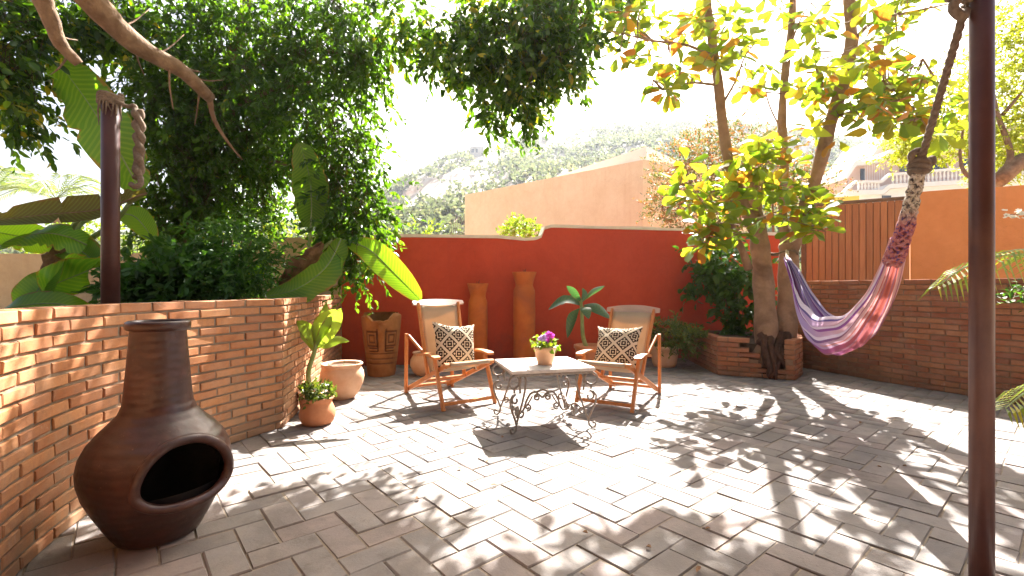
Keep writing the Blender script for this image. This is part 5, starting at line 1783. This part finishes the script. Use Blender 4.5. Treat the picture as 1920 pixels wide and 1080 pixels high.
for sx in (-1, 1):
    m_.tube(spline([(sx * .24, 0, .115), (sx * .19, 0, .085), (sx * .16, 0, .11), (sx * .135, 0, .18), (sx * .10, 0, .235), (sx * .06, 0, .245), (sx * .03, 0, .225), (0, 0, .195)], 26), .0085, 6)
    m_.tube([Vector((sx * .045 + x * sx, 0, z)) for x, z in spiral(0, .200, .008, .028, 0, 2.6 * pi, 22)], .0075, 6)
    m_.tube([Vector((sx * .125 + x * sx, 0, z)) for x, z in spiral(0, .125, .007, .030, pi, 3.6 * pi, 22)], .0075, 6)
    m_.tube(spline([(sx * .17, .0, .10), (sx * .115, 0, .165), (sx * .085, 0, .215)], 10), .006, 6)
m_.tube(spline([(-.05, 0, .245), (0, 0, .262), (.05, 0, .245)], 10), .0085, 6)
m_.build('stretcher', M['iron'], tb, True, local=True)

def flower(mb, p, r, n=5, nrm=None, tint=0.5):
    nrm = (nrm or Vector((random.uniform(-.5, .5), random.uniform(-1, .2), random.uniform(.4, 1)))).normalized()
    a = nrm.cross(Vector((0.3, 0.2, 1))).normalized(); b_ = nrm.cross(a)
    for k in range(n):
        t = 2 * math.pi * k / n
        d = a * math.cos(t) + b_ * math.sin(t)
        s = nrm.cross(d)
        mb.add([p, p + d * r * .6 + s * r * .5 + nrm * r * .1, p + d * r + nrm * r * .25, p + d * r * .6 - s * r * .5 + nrm * r * .1], [(0, 1, 2, 3)], random.random() * .9)

# flower pot standing on the table
tp = W(1022, 682, 3.82); tp.z = th_ + 0.0005
fp = thing('flower_pot', 'terracotta pot of purple pansies standing on the table', 'flower pot', tp)
m_ = MB()
def relief(r, z, a):
    return (r + (0.0025 * math.sin(a * 8) * math.sin(z * 90) if 0.02 < z < 0.11 else 0), z)
m_.lathe([(0.058, 0), (0.062, 0.01), (0.072, 0.05), (0.080, 0.09), (0.084, 0.115), (0.090, 0.118), (0.092, 0.14), (0.086, 0.145), (0.078, 0.135), (0.07, 0.12), (0.0, 0.118)], 40, tp, relief)
m_.build('pot_body', M['terracotta_pale'], fp, True)
foliage('foliage', [((tp.x, tp.y, tp.z + .165), (.075, .075, .035), 46)], 0.045, 0.032, M['croton'] if False else M['hedge'], fp, twig=0.05, per=6, droop=0.1)
m_ = MB()
for (dx, dz) in ((-.03, .215), (-.012, .222), (-.045, .205), (-.005, .205), (.0, .225)):
    flower(m_, tp + Vector((dx, -.045, dz)), .028, 5, Vector((random.uniform(-.4, .4), -1, random.uniform(.2, .7))))
m_.build('flower', M['petal_lilac'], fp, label='lilac pansies')
m_ = MB()
for (dx, dz) in ((.025, .245), (.035, .222), (.045, .235), (.03, .20)):
    flower(m_, tp + Vector((dx, -.045, dz)), .032, 5, Vector((random.uniform(-.4, .4), -1, random.uniform(.2, .7))))
m_.build('flower', M['petal_pink'], fp, label='magenta pansies')
m_ = MB()
for k in range(4):
    flower(m_, tp + Vector((random.uniform(-.08, .08), random.uniform(-.08, 0), random.uniform(.15, .19))), .014)
m_.build('flower', M['petal_white'], fp, label='small white flowers')

# ------------------------------------------------------------------ pots by the left wall
def pot(root, c, prof, mat, n=40, fn=None, name='pot_body'):
    m_ = MB(); m_.lathe(prof, n, c, fn)
    return m_.build(name, mat, root, True)
def soil(root, c, r, z):
    m_ = MB(); m_.lathe([(r, z), (r * .5, z + .012), (0.001, z + .018)], 20, c, None, False)
    m_.build('soil', M['soil'], root, True)
c = Vector((-1.58, 3.83, 0))
p1 = thing('plant_pot', 'small dark terracotta pot with a bushy succulent at the wall corner', 'plant pot', c)
pot(p1, c, [(0.10, 0), (0.115, .01), (0.135, .05), (0.14, .09), (0.128, .13), (0.112, .165), (0.108, .18), (0.122, .195), (0.128, .21), (0.122, .218), (0.11, .205), (0.10, .19)], M['terracotta'])
soil(p1, c, .108, .185)
foliage('foliage', [((c.x, c.y, .25), (.12, .12, .05), 80)], 0.034, 0.024, M['croton'], p1, twig=.07, per=8, droop=-.2)
m_ = MB()
for k in range(10):
    flower(m_, c + Vector((random.uniform(-.1, .1), random.uniform(-.12, .02), random.uniform(.24, .31))), .012)
m_.build('flower', M['petal_white'], p1)
c = Vector((-1.70, 4.72, 0))
p2 = thing('plant_pot', 'wide round pale clay pot with a thick rim by the brick wall', 'plant pot', c)
pot(p2, c, [(0.10, 0), (0.12, .008), (0.165, .07), (0.20, .15), (0.212, .215), (0.205, .265), (0.185, .30), (0.178, .315), (0.195, .33), (0.20, .345), (0.192, .352), (0.172, .342), (0.165, .31)], M['terracotta_pale'], 48)
soil(p2, c, .17, .318)
m_ = MB()
for k in range(4):
    a = k * 1.7
    m_.tube([c + Vector((.12 * math.cos(a), .1 * math.sin(a), .32)), c + Vector((.14 * math.cos(a), .11 * math.sin(a), .36))], .003, 4)
m_.build('seedling', M['stem'], p2)
# dumb cane behind the first pot
c = Vector((-1.78, 4.18, 0))
dc = thing('dumb_cane', 'tall plant with broad yellow green leaves against the brick wall', 'plant', c)
pot(dc, c, [(0.08, 0), (0.10, .1), (0.105, .16), (0.112, .165), (0.112, .185), (0.10, .185), (0.095, .14), (0.0, .14)], M['terracotta'], 28)
stalk('stem', [c + Vector((0, 0, .13)), W(578, 700, 4.15), W(588, 665, 4.15), W(594, 640, 4.15)], .024, .018, M['stem'], dc)
hub = W(592, 655, 4.15)
DL = [((592, 655), (612, 625), (628, 600), (640, 578), .075, (0.75, .2, -.6)),
      ((590, 655), (600, 622), (607, 596), (612, 566), .055, (0.9, .3, .1)),
      ((592, 650), (600, 620), (612, 600), (630, 580), .085, (0.8, -.2, -.5)),
      ((590, 650), (582, 628), (570, 612), (556, 602), .06, (0.6, .2, .8)),
      ((596, 650), (612, 645), (632, 637), (655, 640), .05, (.1, .6, .8)),
      ((588, 660), (580, 640), (572, 630), (560, 610), .04, (0.7, .4, .4))]
for (a, b_, c_, d_, w_, sd) in DL:
    dz = random.uniform(-.12, .10)
    blade('leaf', [W(*a, 4.15), W(*b_, 4.15 + dz * .4), W(*c_, 4.15 + dz), W(*d_, 4.15 + dz * 1.2)], w_, sd, M['dieff'], dc, None, segs=14, cols=3, fold=.2, shape='oval')
# clay pot hidden behind the left chair
c = Vector((-1.12, 5.95, 0))
p3 = thing('plant_pot', 'round tan clay pot in the shade behind the left deck chair', 'plant pot', c)
pot(p3, c, [(0.08, 0), (0.13, .05), (0.165, .13), (0.16, .2), (0.13, .25), (0.12, .27), (0.135, .285), (0.13, .295), (0.11, .28)], M['terracotta_pale'])
soil(p3, c, .112, .262)

# carved stone-faced pot
c = Vector((-1.655, 5.98, 0))
mp = thing('carved_pot', 'tall broken topped clay pot carved with a square eyed face', 'pot', c)
cam_a = math.atan2(-c.y, -c.x)
NA2, NZ2 = 160, 110
H_ = .79
vs, fs, tn = [], [], []
def groove(d, w):
    return max(0.0, 1 - abs(d) / w)
def carve(s, z):
    """s: across the face in metres from its middle, z: height. Returns depth (m) of the carving."""
    h = 0.0
    for sg in (-1, 1):
        ex, ez = sg * .135, .475
        q = max(abs(s - ex) / 1.0, abs(z - ez) / 1.15)
        h -= .016 * max(groove(q - .078, .014), groove(q - .040, .013))
        h += .004 * (1 if q < .02 else 0)
        # cheek scrolls under the eyes
        if .30 < z < .37 and .05 < abs(s) < .19:
            h -= .012 * max(groove(z - .357, .012), groove(z - .318, .010))
        h -= .014 * groove(abs(s) - .055 - .02 * (z - .45), .010) * (1 if .32 < z < .60 else 0)
    if abs(s) < .055 and .33 < z < .66:
        h += .018 * (1 - (abs(s) / .055) ** 2) * min(1, (z - .30) / .1)
    for zz in (.290, .225, .165):
        h -= .013 * groove(z - zz, .012) * (1 if abs(s) < .19 else 0.4)
    return h
for i in range(NZ2 + 1):
    t = i / NZ2
    z0_ = H_ * t
    r = interp(t, [0, .05, .3, .6, .85, .95, 1.0], [.165, .175, .195, .225, .243, .243, .225])
    for k in range(NA2):
        a = 2 * math.pi * k / NA2
        da = (a - cam_a + math.pi) % (2 * math.pi) - math.pi
        # broken rim: a deep bite on the left-centre, tall shard at the right
        sgn = da * .24
        brk = 0.0
        if abs(da) < 1.9:
            brk = interp(sgn, [-.4, -.2, -.12, -.05, .05, .10, .16, .22, .4], [0.05, .035, .085, .095, .095, .075, .01, .0, .03])
        brk += .018 * mnoise.noise(Vector((a * 5, 2.2, 0)))
        zz = min(z0_, H_ - brk)
        hh = carve(sgn * 1.0, zz) if abs(da) < 1.4 else 0
        rr = r + hh + .006 * mnoise.noise(Vector((math.cos(a) * 4, math.sin(a) * 4, zz * 6)))
        if z0_ > H_ - brk:
            rr -= min(.03, (z0_ - (H_ - brk)) * .7)
        vs.append((c.x + rr * math.cos(a), c.y + rr * math.sin(a), zz))
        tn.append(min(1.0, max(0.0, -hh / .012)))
for i in range(NZ2):
    for k in range(NA2):
        k2 = (k + 1) % NA2
        fs.append((i * NA2 + k, i * NA2 + k2, (i + 1) * NA2 + k2, (i + 1) * NA2 + k))
m_ = MB(); m_.add(vs, fs); m_.t = tn
t = NT('carved_clay')
co = t.coord('World')
n1 = t.noise(6, 5, .6, co)
colr = t.ramp(n1, [(.3, (.20, .075, .022)), (.7, (.33, .15, .05))])
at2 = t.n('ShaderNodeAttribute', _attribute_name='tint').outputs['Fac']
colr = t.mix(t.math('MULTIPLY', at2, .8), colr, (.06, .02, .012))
t.principled(colr, .85, .15, t.bump(t.noise(60, 5, .6, co), .4, .004))
m_.build('pot_body', t.m, mp, True)
m_ = MB(); m_.lathe([(.205, .60), (.0, .60)], 32, c, None, False); m_.build('soil', M['soil'], mp)

# tall terracotta columns against the red wall
def column(label, px, d, w_px, top_y):
    x = (px - 960) / FPX * d
    c = Vector((x, d, 0))
    R_ = w_px / 2 / FPX * d
    h = EYE + (540 - top_y) / FPX * d
    r = thing('terracotta_column', label, 'terracotta column', c, 0, 'terracotta columns by the red wall')
    k = R_
    prof = [(k * .98, 0), (k * 1.0, .02), (k * .97, h * .3), (k * .99, h * .55), (k * .97, h - .30), (k * .96, h - .262), (k * .90, h - .238), (k * .80, h - .205), (k * .78, h - .175), (k * .83, h - .14), (k * .96, h - .07), (k * 1.06, h - .022), (k * 1.09, h - .012), (k * 1.08, h), (k * .96, h), (k * .85, h - .05), (k * .7, h - .15), (0.001, h - .15)]
    def irr(rr, z, a):
        return (rr * (1 + .018 * mnoise.noise(Vector((math.cos(a) * 2, math.sin(a) * 2, z * 4)))), z)
    pot(r, c, prof, M['terracotta_orange'], 36, irr, 'column_body')
    m_ = MB()
    for q in range(5):
        a = q * 1.3
        m_.tube([c + Vector((0, 0, h - .15)), c + Vector((.02 * math.cos(a), .02 * math.sin(a), h + random.uniform(.0, .05)))], [.008, .003], 5)
    m_.build('dry_stub', M['root'], r)
    return r
column('shorter terracotta column, left of the pair by the red wall', 896, 6.62, 37, 531)
column('taller terracotta column, right of the pair by the red wall', 983, 6.68, 42, 510)

# blue-green plant behind the table
c = Vector((1.03, 6.25, 0))
ag = thing('leafy_plant', 'potted plant with broad blue green leaves before the red wall', 'plant', c)
pot(ag, c, [(0.13, 0), (0.16, .06), (0.19, .2), (0.195, .30), (0.21, .305), (0.212, .345), (0.195, .35), (0.18, .30), (0.0, .29)], M['terracotta'], 32)
stalk('stem', [Vector((1.0, 6.25, .28)), W(1093, 630, 6.2), W(1091, 590, 6.2), W(1089, 562, 6.2)], .03, .02, M['stem'], ag)
AL = [((1090, 566), (1075, 548), (1062, 536), .05, (.5, .1, .7)), ((1092, 564), (1108, 548), (1134, 536), .055, (.3, .4, .8)),
      ((1088, 572), (1060, 562), (1028, 581), .07, (.1, .7, .7)), ((1088, 570), (1068, 560), (1052, 572), .05, (.1, .5, .8)),
      ((1090, 575), (1098, 578), (1104, 598), .075, (.9, .3, .2)), ((1094, 572), (1120, 578), (1146, 598), .075, (.1, .6, .8)),
      ((1086, 578), (1074, 595), (1064, 634), .075, (.9, .2, .3)), ((1090, 568), (1096, 552), (1092, 540), .04, (.9, .3, .1))]
for (a, b_, c_, w_, sd) in AL:
    dd_ = random.uniform(-.2, .1)
    blade('leaf', [W(*a, 6.2), W(*b_, 6.2 + dd_), W(*c_, 6.2 + dd_ * 1.6)], w_, sd, M['aglao'], ag, None, segs=12, cols=3, fold=.2, shape='oval')

# bushy croton in a pot behind the right chair
c = Vector((2.14, 6.62, 0))
cb = thing('potted_bush', 'bushy variegated shrub in a clay pot behind the right deck chair', 'potted shrub', c)
pot(cb, c, [(0.14, 0), (0.165, .05), (0.185, .18), (0.19, .25), (0.205, .255), (0.207, .29), (0.19, .295), (0.17, .25), (0.0, .24)], M['terracotta_pale'], 32)
foliage('foliage', [pxc(1268, 633, 48, 30, 6.5, 110), pxc(1250, 620, 30, 25, 6.6, 50), pxc(1295, 630, 28, 24, 6.5, 45), pxc(1235, 640, 25, 30, 6.7, 40)], 0.065, 0.022, M['croton'], cb, shape='lance', twig=.14, per=11, droop=.0)
m_ = MB()
for k in range(8):
    m_.tube(spline([c + Vector((0, 0, .24)), c + Vector((random.uniform(-.15, .2), 0, .42)), c + Vector((random.uniform(-.3, .35), random.uniform(-.2, .1), .55))], 6), np.linspace(.012, .004, 6), 5)
m_.build('stems', M['bark'], cb, True)

# ------------------------------------------------------------------ hammock
hm = thing('hammock', 'striped lilac white and red cloth hammock slung between tree and post', 'hammock', (2.4, 3.6, 0))
HN, HF = Vector((1.72, 1.80, 0)), Vector((3.30, 5.75, 0))
hdir = (HF - HN).normalized()
hside = Vector((-hdir.y, hdir.x, 0))       # towards the left of the picture
tz = [0.10, .1385, .19, .30, .452, .604, .70, .758, .83, .905, 1.0]
zz_ = [1.66, 1.34, 1.04, .735, .585, .62, .78, .96, 1.17, 1.36, 1.56]
dp = [.02, .04, .08, .18, .30, .37, .33, .26, .17, .07, .02]
hw = [.015, .028, .05, .09, .12, .10, .075, .055, .04, .025, .015]
NT_, NV_ = 70, 64
def smooth_interp(t, xs, ys):
    # average of nearby samples keeps the curve free of kinks
    return sum(interp(min(max(t + o, xs[0]), xs[-1]), xs, ys) for o in (-.03, -.02, -.01, 0, .01, .02, .03)) / 7
vs, fs, uvs = [], [], []
for i in range(NT_ + 1):
    t = lerp(.145, .93, i / NT_)
    c0 = HN.lerp(HF, t)
    zb, dpt, w_ = smooth_interp(t, tz, zz_), smooth_interp(t, tz, dp), smooth_interp(t, tz, hw)
    for j in range(NV_ + 1):
        v = j / NV_ * 2 - 1            # -1 near rim, +1 far rim
        th = v * 1.75
        x = math.sin(th) * w_
        z = (1 - math.cos(th)) / (1 - math.cos(1.75)) * dpt * (1 - 0.22 * max(-v, 0))
        ple = .013 * (1 - abs(v) * .3) * (math.sin(v * 19 + 2.0 * math.sin(t * 5)) + .5 * math.sin(v * 41 + t * 9)) * min(1, dpt / .1 + .25)
        nrm = (hside * -math.sin(th) + Vector((0, 0, -math.cos(th) * -1))) if False else (hside * (-math.sin(th)) + Vector((0, 0, math.cos(th))))
        p = c0 - hside * (-x) * 1.0 + Vector((0, 0, zb + z)) + nrm * ple
        if abs(v) > .93:
            p += Vector((0, 0, .006 * math.sin(t * 40)))
        vs.append(p)
        uvs.append((t, 1 - abs(v)))
for i in range(NT_):
    for j in range(NV_):
        q = i * (NV_ + 1) + j
        fs.append((q, q + 1, q + NV_ + 2, q + NV_ + 1))
me = bpy.data.meshes.new('cloth')
hl = Vector(hm.location)
me.from_pydata([tuple(v - hl) for v in vs], [], fs)
me.materials.append(M['hammock'])
me.polygons.foreach_set('use_smooth', [True] * len(me.polygons))
uvl = me.uv_layers.new(name='UVMap')
for lp in me.loops:
    uvl.data[lp.index].uv = uvs[lp.vertex_index]
link_mesh('cloth', me, hm)
# braided near end: strands plaited from the knot down to the cloth
m_ = MB()
kn = W(1724, 312, 2.15)
en = HN.lerp(HF, .165); en.z = smooth_interp(.165, tz, zz_) + .05
for s in range(9):
    pts = []
    for k in range(46):
        t = k / 45
        p = kn.lerp(en, t) + Vector((0, 0, -.05 * math.sin(t * math.pi)))
        rad = lerp(.018, .040, t)
        a = t * 16 * (1 if s % 2 else -1) + s * 2 * math.pi / 9
        pts.append(p + hside * (rad * math.cos(a)) + (hdir * .4 + Vector((0, 0, .9))).normalized() * (rad * .75 * math.sin(a)))
    m_.tube(pts, [.0095 + .0025 * math.sin(k * 1.1 + s) for k in range(46)], 6)
m_.build('braid', M['braid'], hm, True)
m_ = MB()
fe_ = HN.lerp(HF, .92); fe_.z = smooth_interp(.92, tz, zz_) + .02
tr = Vector((3.42, 5.86, 1.56))
for s in range(6):
    a = s * math.pi / 3
    pts = [fe_.lerp(tr, k / 14) + Vector((.014 * math.cos(a + k * .9), .014 * math.sin(a + k * .9), .014 * math.sin(a + k * .9))) for k in range(15)]
    m_.tube(pts, .008, 5)
m_.build('end_cord', M['braid'], hm, True)
m_ = MB()
cc = Vector((3.46, 6.03, 1.55))
m_.tube([cc + Vector((.17 * math.cos(a), .17 * math.sin(a), .02 * math.sin(3 * a))) for a in np.linspace(0, 2 * math.pi, 30)], .014, 6)
m_.build('trunk_loop', M['rope'], hm, True)
# knot and rope to the right post
m_ = MB()
for k in range(3):
    o_ = Vector((0, 0, .018 - .020 * k))
    m_.tube([kn + o_ + Vector((.032 * math.cos(a), .030 * math.sin(a), .008 * math.sin(2 * a + k))) for a in np.linspace(0, 2 * math.pi, 20)], .015, 6)
m_.tube(spline([kn + Vector((-.03, 0, .02)), kn + Vector((-.045, -.01, .05)), kn + Vector((-.02, -.02, .065)), kn + Vector((0, -.02, .03))], 12), .016, 6)
m_.tube(spline([kn + Vector((.03, 0, .02)), kn + Vector((.05, -.01, .035)), kn + Vector((.04, -.02, .005))], 10), .015, 6)
m_.build('knot', M['rope'], hm, True)
pt_ = Vector((1.735, 1.80, EYE + (540 - 8) / FPX * 1.8))
m_ = MB()
for s in range(3):
    pts = []
    for k in range(60):
        t = k / 59
        p = kn.lerp(pt_, t)
        a = t * 40 + s * 2.1
        pts.append(p + Vector((.0075 * math.cos(a), .0075 * math.sin(a), 0)))
    m_.tube(pts, .0088, 6)
m_.build('rope', M['rope'], hm, True)
m_ = MB()
pz = EYE + (540 - 14) / FPX * 1.78
for k in range(5):
    m_.tube([Vector((1.773 + .046 * math.cos(a), 1.78 + .046 * math.sin(a), pz + .14 - .022 * k + .006 * math.sin(2 * a))) for a in np.linspace(0, 2 * math.pi, 24)], .013, 6)
m_.tube(spline([Vector((1.73, 1.78, pz + .03)), Vector((1.69, 1.77, pz + .04)), Vector((1.665, 1.78, pz + .0)), Vector((1.70, 1.78, pz - .035)), Vector((1.735, 1.80, pz))], 16), .017, 6)
m_.tube(spline([Vector((1.73, 1.79, pz + .05)), Vector((1.68, 1.78, pz + .07)), Vector((1.655, 1.79, pz + .03))], 10), .013, 6)
m_.build('post_loop', M['rope'], hm, True)

# ------------------------------------------------------------------ palm at the right edge
pr = thing('areca_palm', 'bright green palm whose fronds reach in behind the right post', 'palm', (3.75, 3.0, 0))
def fr(pts, ll, n, w_, droop):
    mb = MB()
    mid = frond_mesh(mb, pts, ll, n, w_, droop=droop)
    o = mb.build('frond', M['palm'], pr)
    m2 = MB(); m2.tube(mid, np.linspace(.008, .003, len(mid)), 5); m2.build('rachis', M['stem'], pr)
fr([Vector((3.75, 3.0, .5)), W(1990, 500, 2.95), W(1900, 478, 2.85), W(1820, 496, 2.75), W(1758, 535, 2.7)], .28, 30, .022, .75)
fr([Vector((3.75, 3.0, .4)), W(2000, 520, 2.9), W(1930, 470, 2.8), W(1860, 478, 2.75)], .22, 26, .022, .6)
fr([Vector((3.7, 2.9, .3)), W(2050, 720, 2.7), W(1990, 715, 2.5), W(1925, 735, 2.4), W(1885, 765, 2.35)], .26, 26, .024, .75)
fr([Vector((3.75, 3.0, .5)), W(2100, 420, 2.9), W(2150, 380, 2.7)], .3, 24, .024, .4)
m_ = MB()
for k in range(4):
    m_.tube([Vector((3.72 + .04 * k, 3.0 + .05 * (k % 2), 0)), Vector((3.73 + .03 * k, 3.0, .55))], [.03, .02], 6)
m_.build('stem', M['stem'], pr, True)
tw2 = thing('flowering_twig', 'thin twig with small white flowers right of the maroon post', 'twig', W(1925, 420, 4.5))
m_ = MB(); m_.tube(spline([Vector((5.35, 4.4, 1.3)), W(1960, 420, 4.4), W(1915, 402, 4.4), W(1885, 404, 4.4)], 10), np.linspace(.008, .003, 10), 5); m_.build('stem', M['bark'], tw2, True)
m_ = MB()
for k in range(16):
    flower(m_, W(random.uniform(1880, 1925), random.uniform(394, 410), 4.4), .026)
m_.build('flower', M['petal_white'], tw2)
tw3 = thing('wall_plant', 'small green plant rooted on the right brick wall at the edge', 'plant', W(1912, 560, 4.35))
foliage('foliage', [pxc(1915, 560, 18, 26, 4.3, 14)], .06, .022, M['vine'], tw3, shape='lance', twig=.15, per=8, droop=.2)
m_ = MB()
for k in range(5):
    flower(m_, W(random.uniform(1872, 1905), random.uniform(553, 568), 4.25), .018)
m_.build('flower', M['petal_white'], tw3)
m_ = MB(); m_.tube(spline([Vector((5.1, 4.1, 1.2)), W(1920, 540, 4.35), W(1900, 560, 4.3)], 8), .004, 4); m_.build('stem', M['bark'], tw3)
